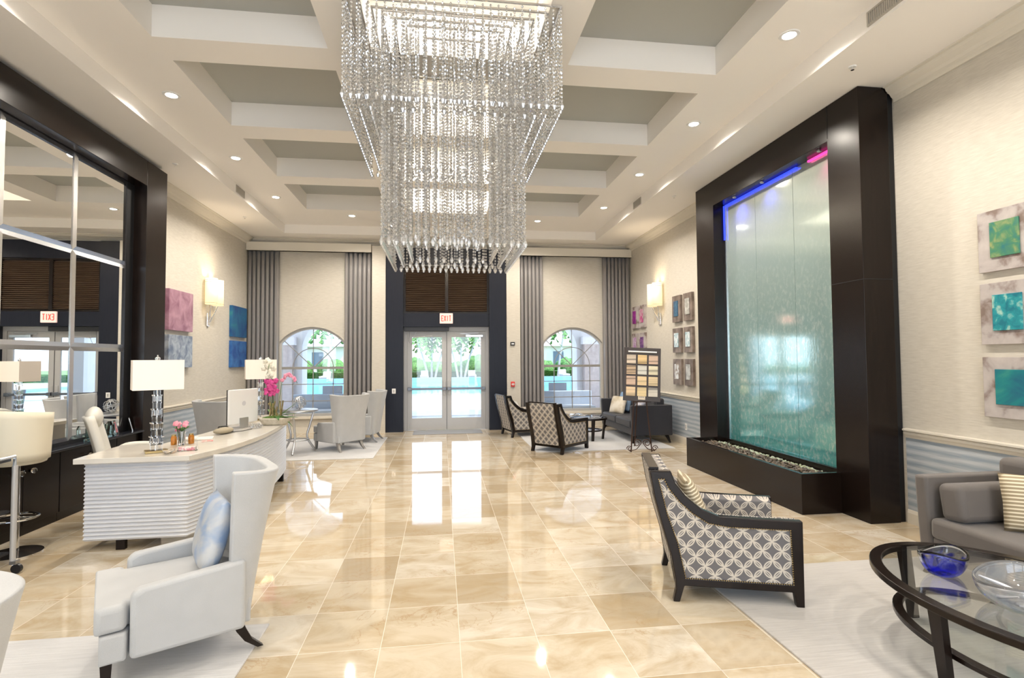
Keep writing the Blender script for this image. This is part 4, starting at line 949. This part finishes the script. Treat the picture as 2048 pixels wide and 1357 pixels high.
# ------------------------------------------------------------------ oval coffee table
def ell(a, b_, n=64): return [(a*math.cos(2*PI*k/n), b_*math.sin(2*PI*k/n)) for k in range(n)]
def coffee(lb, a=.57, b_=.77, z=.42):
    t = thing('coffee_table', lb, 'table', (0, 0, 0))
    obj('top_rim', B().prism(ell(a, b_), [ell(a-.06, b_-.06)], z-.035, z, lambda u, v, d: (u, v, d)), m_dark, t, bevel=.006, smooth=40)
    obj('glass_top', B().prism(ell(a-.05, b_-.05), [], z-.012, z-.004, lambda u, v, d: (u, v, d)), m_tglass, t)
    ai, bi = a-.10, b_-.11
    obj('shelf_rim', B().prism(ell(ai, bi), [ell(ai-.05, bi-.05)], z-.26, z-.235, lambda u, v, d: (u, v, d)), m_dark, t, bevel=.004, smooth=40)
    obj('glass_shelf', B().prism(ell(ai-.04, bi-.04), [], z-.25, z-.244, lambda u, v, d: (u, v, d)), m_tglass, t)
    for k_ in range(4):
        ang = k_*PI/2; cx, cy = math.cos(ang), math.sin(ang); vs = []
        rt = (a-.035, b_-.035); rb = (ai+.0, bi+.0)
        tx, ty = -cy, cx
        for z_, (ra, rb_), hw in ((z-.034, rt, .034), (0, (ai+.02, bi+.02), .024)):
            for du, dv_ in ((-hw, -.018), (hw, -.018), (hw, .018), (-hw, .018)): vs.append((ra*cx+tx*du+cx*dv_, rb_*cy+ty*du+cy*dv_, z_))
        obj('leg', B().add(vs, [(0, 1, 2, 3), (4, 5, 6, 7), (0, 1, 5, 4), (1, 2, 6, 5), (2, 3, 7, 6), (3, 0, 4, 7)]), m_dark, t)
    return t
ct = coffee('oval dark wood coffee table with glass top and lower glass shelf'); ct.location = (2.85, 2.26, RZ); ct.rotation_euler.z = 0
def bowl_mesh(r, h, wob=0, n=40, m_=12, th=.008):
    def f(u, v):
        a = 2*PI*u; rr_ = r*(.22+.78*math.sin(v*PI/2)**.8) if v > 0 else r*.2
        rr_ *= 1+wob*.5*math.cos(2*a)*v; return (rr_*math.cos(a), rr_*math.sin(a)*.85, h*(1-math.cos(v*PI/2))**.9*(1+wob*math.sin(2*a+.6)*v))
    b_ = B().grid(f, n, m_, True); b_.add([f(k/n, 0) for k in range(n)], [tuple(range(n))]); return b_
def blue_build(m, b, t):
    v = t.coord(); n = t.noise(v, 9, 3, .5, 1.5); x, y, z = t.xyz(v)
    f = t.math('ADD', n, t.math('MULTIPLY', t.math('SUBTRACT', .075, z), 5)); t.link(t.ramp(f, [(.42, (.95, .97, 1)), (.52, (.04, .06, .9))]), b.inputs['Base Color'])
m_blueg = mat('cobalt_blown_glass', rough=.02, trans=1, ior=1.48, build=blue_build)
m_swirl = mat('white_swirl_glass', rough=.03, trans=.85, ior=1.48, build=ramp_noise(6, [(.45, (.98, .98, 1)), (.6, (.70, .78, .9))], dist=2))
bz = .42+RZ-.003
tag(obj('glass_bowl', bowl_mesh(.112, .125, .12), m_blueg, loc=(2.66, 2.55, bz), smooth=60, solid=.009), 'cobalt blue blown glass bowl on the oval coffee table', 'bowl')
wb = thing('glass_bowl', 'large clear glass bowl with white swirls on coffee table', 'bowl', (2.68, 2.17, bz), .4)
obj('bowl', bowl_mesh(.21, .135, .10), m_swirl, wb, smooth=60, solid=.010)
sw_ = B()
for q in range(4):
    a0 = q*1.6; sw_.tube([((.06+.011*k)*math.cos(a0+k*.16), (.06+.011*k)*.85*math.sin(a0+k*.16), .012+.0000+.115*((.06+.011*k)/.2)**2.4) for k in range(12)], [.004+.006*math.sin(PI*k/11) for k in range(12)], 6)
obj('white_swirl', sw_, mat('milk_glass', (.85, .88, .95), .1), wb)
obj('swirl_thread', B().tube([(.15*math.cos(a*.25)*(.5+.04*a), -.11+.014*a, .03+.007*a) for a in range(10)], .003, 5), mat('plum_thread', (.08, .03, .05), .3), wb)
# far coffee table with glass ornament
ct2 = coffee('small round dark coffee table with glass top before charcoal sofa', .36, .36, .43); ct2.location = (2.86, 10.15, RZ)
mag_ = B(); 
for q in range(14):
    a = rr.random()*6.28; M = Matrix.Translation((rr.uniform(-.22, .22), rr.uniform(-.18, .18), .012+.02*rr.random())) @ Matrix.Rotation(a, 4, 'Z') @ Matrix.Rotation(rr.uniform(-.35, .35), 4, 'X'); mag_.box(-.07, .07, -.02, .02, 0, .012, M)
tag(obj('ornament', mag_, mat('mirror_shards', (.8, .82, .85), .1, .8), loc=(2.62, 10.25, .455)), 'cluster of silver leaves ornament on the far coffee table', 'ornament')
tag(obj('glass_bowl', bowl_mesh(.12, .07), m_cglass, loc=(2.98, 9.98, .43+RZ), smooth=60, solid=.006), 'clear glass bowl on the small far coffee table', 'bowl')
# ------------------------------------------------------------------ window side table with orb
st = thing('side_table', 'round silver side table with curved legs before left window', 'table', (-2.44, 9.55, RZ))
obj('table_top', B().lathe([(.30, .70), (.33, .712), (.33, .728), (.32, .735)], n=40), m_steel, st, smooth=40)
for q in range(3):
    a = q*2*PI/3+.5; pts = spline([(.27*math.cos(a), .27*math.sin(a), .70), (.20*math.cos(a), .20*math.sin(a), .45), (.16*math.cos(a), .16*math.sin(a), .25), (.30*math.cos(a), .30*math.sin(a), 0.012)], 6)
    obj('leg', B().tube(pts, .018, 8), m_steel, st, smooth=50)
obj('stretcher', B().tube([(.17*math.cos(2*PI*k/24), .17*math.sin(2*PI*k/24), .22) for k in range(24)], .012, 8, True), m_steel, st, smooth=50)
orb = B(); orr = random.Random(2)
for q in range(9):
    Mx = Matrix.Rotation(orr.random()*PI, 3, 'X') @ Matrix.Rotation(orr.random()*PI, 3, 'Y'); orb.tube([tuple(Mx @ Vector((.11*math.cos(2*PI*k/28), .11*math.sin(2*PI*k/28), 0))) for k in range(28)], .0055, 6, True)
tag(obj('wire_orb', orb, m_steel, loc=(-2.42, 9.56, .735+RZ+.115), smooth=50), 'silver wire orb ornament on the round side table', 'ornament')
# ------------------------------------------------------------------ easel with sample board
es = thing('display_easel', 'bronze metal scroll easel standing before the charcoal sofa', 'easel', (3.38, 8.72, 0), -.06)
for x0, x1 in ((-.19, -.05), (.17, .06)): obj('leg', B().tube([(x0, -.02, 0), (x1, .10, 1.55)], .011, 8), m_iron, es)
obj('leg', B().tube([(.03, .50, .012), (.02, .12, 1.5)], .011, 8), m_iron, es)
sc_ = B()
def scroll(cx, cz, r, s, turns=1.4, n=26): return [(cx+s*r*(1-k/n*.75)*math.cos(k/n*turns*2*PI), -.03, cz+r*(1-k/n*.75)*math.sin(k/n*turns*2*PI)) for k in range(n)]
for s in (-1, 1):
    sc_.tube(scroll(s*.085, .15, .07, -s), .007, 6); sc_.tube(spline([(s*.015, -.03, .15), (s*.10, -.03, .05), (s*.22, -.03, .02)], 6), .007, 6); sc_.tube([(p[0], p[1], max(.012, p[2])) for p in scroll(s*.22, .01+.05, .05, s)], .007, 6)
obj('scroll_work', sc_, m_iron, es, smooth=50)
obj('ledge', B().box(-.16, .16, -.05, .03, .84, .855), m_iron, es)
sb = thing('sample_board', 'dark board of twelve wood-toned floor samples on the easel', 'display board', (3.36, 8.64, .862), math.radians(-14))
TB = Matrix.Rotation(math.radians(-9), 4, 'X') @ Matrix.Rotation(math.radians(3), 4, 'Y')
bh, bw = .92, .62
obj('board', B().box(-bw/2, bw/2, 0, .02, 0, bh, TB), mat('dark_board', (.035, .025, .022), .35), sb, bevel=.003)
sr = random.Random(9)
pal = [(.62, .52, .40), (.60, .43, .20), (.50, .36, .26), (.52, .38, .24), (.56, .55, .48), (.60, .55, .38), (.50, .36, .26), (.60, .46, .26), (.58, .46, .27), (.58, .44, .27), (.60, .48, .26), (.50, .47, .40)]
for r_ in range(4):
    for c in range(3):
        x = -.185+c*.185; z = .72-r_*.185
        def sbuild(m, b, t, col=pal[r_*3+c], sd_=sr.random()*9):
            xx, yy, zz = t.xyz(t.coord()); n = t.noise(t.comb(sd_, 0, t.math('MULTIPLY', zz, 22)), 1.0, 1)
            t.link(t.ramp(n, [(.38, tuple(v*.45 for v in col)), (.46, col), (.6, tuple(min(1, v*1.25) for v in col))]), b.inputs['Base Color'])
        m_s = mat(f'sample_{r_}_{c}', rough=.4, build=sbuild)
        obj('floor_sample', B().box(x-.078, x+.078, -.012, 0, z-.082, z+.072, TB), m_s, sb, bevel=.012, seg=3)
obj('top_roll', B().tube([tuple(TB @ Vector((-.24, -.01, .845))), tuple(TB @ Vector((.24, -.01, .845)))], .014, 10), m_white, sb)
lab = obj('name_card', B().box(-.06, .06, -.006, 0, .025, .10, TB), mat('card_cream', (.66, .58, .46), .6), sb)
sc2 = B()
for q in range(5): sc2.box(-.04+q*.017, -.03+q*.017, -.008, -.006, .06, .078, TB)
obj('card_print', sc2, mat('grey_print', (.2, .2, .22), .6), sb)
# ------------------------------------------------------------------ office chair, cream chair, cart
oc2 = thing('office_chair', 'cream leather office chair with head roll behind the desk', 'chair', (-3.18, 5.98, 0), math.radians(115))
obj('seat', B().box(-.24, .24, -.26, .22, .44, .53), m_cream2, oc2, bevel=.04, seg=4, smooth=50)
def bf(u, v): a = (u-.5)*2; return (a*(.24-.03*v), .22+.10*v+.04*v*v-.05*a*a, .50+.56*v)
obj('backrest', B().grid(bf, 12, 12), m_cream2, oc2, smooth=60, solid=.07, bevel=.0)
obj('headrest', B().sphere((0, .30, 1.03), .10, 20, 12, (1.9, .75, 1.15)), m_cream2, oc2, smooth=60)
for s in (-1, 1):
    obj('armrest', B().tube(spline([(s*.27, .16, .62), (s*.28, .05, .70), (s*.28, -.15, .70), (s*.27, -.24, .66)], 5), .025, 10), m_cream2, oc2, smooth=50)
    obj('arm_bracket', B().tube([(s*.26, 0, .48), (s*.28, -.02, .69)], .012, 8), m_chrome, oc2)
obj('gas_column', B().cyl((0, 0, .09), .028, .35, 14), m_chrome, oc2)
bs = B()
for q in range(5): a = q*2*PI/5; bs.tube([(0, 0, .10), (.27*math.cos(a), .27*math.sin(a), .075)], [.025, .015], 8)
obj('star_base', bs, m_chrome, oc2)
for q in range(5): a = q*2*PI/5; obj('caster', B().lathe([(.03, -.02), (.03, .02)], n=14, M=Matrix.Translation((.27*math.cos(a), .27*math.sin(a), .03)) @ Matrix.Rotation(PI/2, 4, 'X')), m_black, oc2)
cc = thing('tub_chair', 'cream tub-backed stool at left edge between cart and dark cabinets', 'chair', (-3.52, 4.98, 0), math.radians(180))
def tub(u, v): a = (u-.5)*math.radians(230); return (.22*math.sin(a)*(1+.08*v), .04+.20*math.cos(a)*(1+.08*v), .79+.42*v*(1-.10*abs(u-.5)*2))
obj('backrest', B().grid(tub, 30, 8), m_cream, cc, smooth=60, solid=.05)
obj('seat', B().cyl((0, .0, .75), .20, .12, 30), m_cream, cc, bevel=.02, smooth=40)
obj('pedestal', B().lathe([(.19, 0), (.19, .012), (.03, .03), (.025, .75)], n=24), m_chrome, cc, smooth=40); obj('foot_ring', B().tube([(.15*math.cos(2*PI*k/24), .15*math.sin(2*PI*k/24), .30) for k in range(24)], .010, 8, True).tube([(-.15, 0, .30), (.15, 0, .30)], .008, 6), m_chrome, cc)
ca = thing('serving_cart', 'steel-post service cart with black shelves at the left edge', 'cart', (-3.45, 4.28, 0), .0)
for i, z in enumerate((.15, .46, .845)): obj('shelf', B().box(-.22, .22, -.24, .24, z, z+.02), m_black, ca, bevel=.004)
obj('handle', B().tube([(.235, -.24, .80), (.235, -.24, .88), (.235, .25, .88), (.235, .25, .80)], .012, 8), m_steel, ca)
for sx in (-1, 1):
    for sy in (-1, 1):
        p_ = obj('post', B().cyl((sx*.235, sy*.255, .09), .019, .72, 14), m_alu, ca)
        cs = obj('caster', B().lathe([(.035, -.013), (.035, .013)], n=16, M=Matrix.Translation((sx*.235+.03, sy*.255, .036)) @ Matrix.Rotation(PI/2, 4, 'X')), m_black, ca); obj('fork', B().box(sx*.235-.01, sx*.235+.035, sy*.255-.02, sy*.255+.02, .07, .095), m_steel, cs)
# ------------------------------------------------------------------ outside
struct('patio_floor', B().box(-16, 16, YE+.15, 24.5, -.25, -.02), mat('sunlit_paving', rough=.7, build=ramp_noise(4, [(.3, (.60, .58, .56)), (.7, (.72, .70, .68))])))
struct('lawn_ground', B().box(-60, 60, 43.5, 120, -.3, -.03), mat('lawn', rough=.9, build=ramp_noise(3, [(.3, (.08, .16, .04)), (.7, (.20, .30, .10))])))
struct('pool_deck', B().box(-60, 60, 40.5, 43.5, -.3, 0).box(-60, -16, YE, 40.5, -.3, 0).box(16, 60, YE, 40.5, -.3, 0), mat('pale_deck', (.62, .60, .58), .7))
def pool_build(m, b, t):
    n = t.noise(t.coord(), .9, 3, .6, .6); t.link(t.ramp(n, [(.3, (.03, .33, .55)), (.7, (.18, .60, .70))]), b.inputs['Base Color']); t.bump(b, n, .2, .05)
struct('pool_water', B().box(-16, 16, 24.5, 40.5, -.3, -.14), mat('pool_water', rough=.12, build=pool_build))
struct('pool_coping', B().box(-16, 16, 24.2, 24.55, -.2, .01).box(-16, 16, 40.2, 40.6, -.2, .20), mat('coping_tile', (.30, .45, .60), .5))
m_stucco = mat('pink_beige_stucco', rough=.8, build=ramp_noise(12, [(.3, (.50, .42, .40)), (.7, (.58, .50, .47))]))
m_wst = mat('white_stucco', (.78, .77, .78), .8)
YA = 15.2
struct('wall_arcade', B().prism(rect(-9, 9, -.05, 4.6), [arch(c, hw, hw*1.02, zc, .0, 24) for c, hw, zc in ((-2.62, 1.16, 1.75), (.14, 1.30, 2.3), (2.85, 1.10, 1.75), (-5.6, 1.1, 1.9), (6.0, 1.1, 1.9))], YA, YA+.55, lambda u, v, d: (u, d, v)), m_wst)
for x0, x1 in ((-4.60, -3.98), (4.12, 4.8)):
    struct('arcade_pier', B().box(x0, x1, YA-.25, YA+.05, 0, 2.0), m_stucco)
    struct('pier_cap', B().box(x0-.06, x1+.06, YA-.31, YA+.05, 2.0, 2.22), m_wst)
struct('patio_roof', B().box(-9, 9, YE+.22, YA+.6, 4.6, 4.8), m_wst)
m_fol = mat('garden_foliage', rough=.7, build=ramp_noise(7, [(.35, (.03, .11, .02)), (.65, (.16, .34, .08))]))
m_trunk = mat('pale_palm_trunk', rough=.8, build=ramp_noise(9, [(.3, (.42, .38, .34)), (.7, (.62, .58, .54))]))
def blob(seed, rx, ry, rz_):
    b_ = B().sphere((0, 0, 0), 1, 22, 14); sd_ = Vector((seed*7.1, seed*3.3, 1))
    b_.v = [tuple(Vector((p[0]*rx, p[1]*ry, p[2]*rz_))*(1+.22*noise.noise(Vector(p)*3+sd_)+.1*noise.noise(Vector(p)*9+sd_))) for p in b_.v]; return b_
hedges = [(-2.5, 48, .95, 'left door leaf, left edge'), (-.75, 48.4, .75, 'left door leaf, centre'), (1.55, 48.3, .75, 'right door leaf, left side'), (3.3, 47.6, 1.05, 'right door leaf, right side'), (-12.2, 48, .9, 'left arched window, left part'), (-9.6, 48.4, .9, 'left arched window, right part'), (9.3, 48, .8, 'right arched window, left part'), (11.6, 48.4, .9, 'right arched window, middle')]
for i, (x, y, r, lb) in enumerate(hedges):
    tag(obj('round_shrub', blob(i, r*1.35, r*1.1, r), m_fol, loc=(x, y, r*.82), smooth=70), f'clipped round green shrub across the pool, seen through the {lb}', 'shrub', 'round shrubs across the pool')
tag(obj('low_hedge', B().grid(lambda u, v: (-30+60*u, 45.5-.8*math.sin(PI*v)*1+.12*noise.noise((60*u, v*3, 0)), .55*(1-abs(2*v-1)**3)*1.0+.1*noise.noise((60*u, v*3, 5))), 240, 10), m_fol, solid=.05), 'long low green hedge running beyond the pool', 'hedge')
def palm(x, y, h, lean, seed, lb):
    t = thing('palm_tree', lb, 'palm tree', (x, y, 0), 0, 'palm trees beyond the pool'); pr_ = random.Random(seed)
    pts = spline([(0, 0, -.05), (lean*.3, 0, h*.35), (lean*.75, 0, h*.7), (lean, 0, h)], 5)
    obj('trunk', B().tube(pts, [.10-.003*k for k in range(len(pts))], 8), m_trunk, t, smooth=60); fb = B()
    for q in range(16):
        a = q*2*PI/16+pr_.random()*.3; el = pr_.uniform(-.1, .9); L = pr_.uniform(1.7, 2.4); d = Vector((math.cos(a), math.sin(a), 0)); n = 8; sd_ = Vector((-d.y, d.x, 0))
        for k in range(n):
            t0 = k/n; t1 = (k+1)/n
            f = lambda tt: Vector((lean, 0, h))+d*L*tt*math.cos(el*.6)+Vector((0, 0, L*(math.sin(el)*tt-.9*tt*tt)))
            for s in (-1, 1):
                p, q_ = f(t0), f(t1); w_ = .38*math.sin(PI*(.1+.85*t0)); e = (p+q_)/2+sd_*s*w_-Vector((0, 0, w_*.7))+d*.12
                fb.add([p, q_, e], [(0, 1, 2)])
    obj('fronds', fb, m_fol, t)
pl_ = [(-1.0, 42.6, 4.2, -.9, 'first of three by left door leaf'), (-.75, 43.2, 4.6, 0, 'second of three by left door leaf'), (-.5, 42.8, 4.1, .9, 'third of three by left door leaf'), (1.35, 42.6, 4.4, -.8, 'first of three by right door leaf'), (1.6, 43.1, 4.7, 0, 'second of three by right door leaf'), (1.85, 42.7, 4.3, .9, 'third of three by right door leaf'), (-8.8, 43, 5.2, .4, 'seen through the left arched window'), (8.3, 43, 5.0, -.5, 'left one in right arched window'), (9.6, 43.2, 5.3, .6, 'right one in right arched window')]
for i, (x, y, h, ln, lb) in enumerate(pl_): palm(x, y, h-.7, ln, i, f'slim palm with pale trunk beyond the pool, {lb}')
def house(x, y, w_, h, lb, roofm):
    t = thing('house', lb, 'house', (x, y, 0), 0)
    obj('wall', B().box(-w_/2, w_/2, 0, 7, -.05, h), m_wst, t)
    o = .6; obj('roof', B().add([(-w_/2-o, -o, h), (w_/2+o, -o, h), (w_/2+o, 7+o, h), (-w_/2-o, 7+o, h), (-w_/2+3, 3.5, h+2.4), (w_/2-3, 3.5, h+2.4)], [(0, 1, 5, 4), (1, 2, 5), (2, 3, 4, 5), (3, 0, 4), (3, 2, 1, 0)]), roofm, t)
    for q in range(int(w_/2.2) if h > 2 else 0): obj('window', B().box(-w_/2+.8+q*2.2, -w_/2+2.0+q*2.2, -.05, 0, .8, h-.6), mat('house_glass', (.12, .18, .26), .1), t)
house(-3.2, 64, 9, 1.3, 'white house with pink roof seen through the left door leaf', mat('salmon_roof', (.62, .44, .42), .8))
house(6.6, 66, 9, 1.3, 'white house with salmon roof seen through right door leaf', mat('salmon_roof'))
house(-17, 60, 13, 3.0, 'pale house with grey roof beyond left arched window', mat('grey_roof', (.40, .40, .42), .8))
house(18, 60, 12, 3.0, 'pale house with cream roof beyond the right arched window', mat('cream_roof', (.62, .56, .50), .8))
def lounger(x, y, rz, lb, g):
    t = thing('patio_chair', lb, 'patio chair', (x, y, -.02), rz, g)
    obj('seat', B().box(-.25, .25, -.24, .24, .40, .43), m_curt, t); obj('backrest', B().box(-.25, .25, .22, .25, .43, .98, Matrix.Rotation(-.15, 4, 'X')), mat('grey_sling', (.35, .37, .42), .7), t)
    for sx in (-1, 1):
        for sy in (-1, 1): obj('leg', B().box(sx*.24-.015, sx*.24+.015, sy*.23-.015, sy*.23+.015, 0, .41), m_steel, t)
lounger(-2.75, 14.1, .2, 'dark patio chair outside left window, left of the pair', 'patio chairs'); lounger(-2.05, 14.0, -.2, 'dark patio chair outside left window, right of the pair', 'patio chairs')
lounger(2.55, 14.1, .1, 'dark patio chair outside right window, left of the pair', 'patio chairs'); lounger(3.15, 14.2, -.2, 'dark patio chair outside right window, right of the pair', 'patio chairs')
def bench(x, y, lb):
    t = thing('patio_sofa', lb, 'outdoor sofa', (x, y, -.02), PI)
    obj('base', B().box(-.75, .75, -.35, .35, 0, .38), mat('blue_grey_wicker', (.36, .42, .52), .8), t, bevel=.02); obj('backrest', B().box(-.75, .75, -.35-.0, -.22, .38, .80), mat('blue_grey_wicker'), t, bevel=.02)
    obj('seat_cushion', B().box(-.70, .70, -.20, .33, .38, .46), mat('outdoor_cushion', (.55, .60, .68), .8), t, bevel=.02)
bench(-2.72, 12.85, 'blue-grey outdoor sofa right outside the left arched window'); bench(3.02, 12.85, 'blue-grey outdoor sofa right outside the right arched window')
for i in range(7):
    x = -12.4+i*3.7; t = thing('sun_lounger', f"white pool lounger on the far deck, {['first', 'second', 'third', 'fourth', 'fifth', 'sixth', 'seventh'][i]} from the left", 'sun lounger', (x, 41.8, 0), 0, 'white loungers across the pool')
    obj('bed', B().box(-.28, .28, -.9, .5, .28, .36), m_white, t); obj('backrest', B().box(-.28, .28, 0, .06, 0, .42, Matrix.Translation((0, .45, .32)) @ Matrix.Rotation(-.5, 4, 'X')), m_white, t); obj('frame', B().box(-.30, .30, -.8, .4, 0, .28), mat('shade_grey', (.4, .4, .42), .6), t)
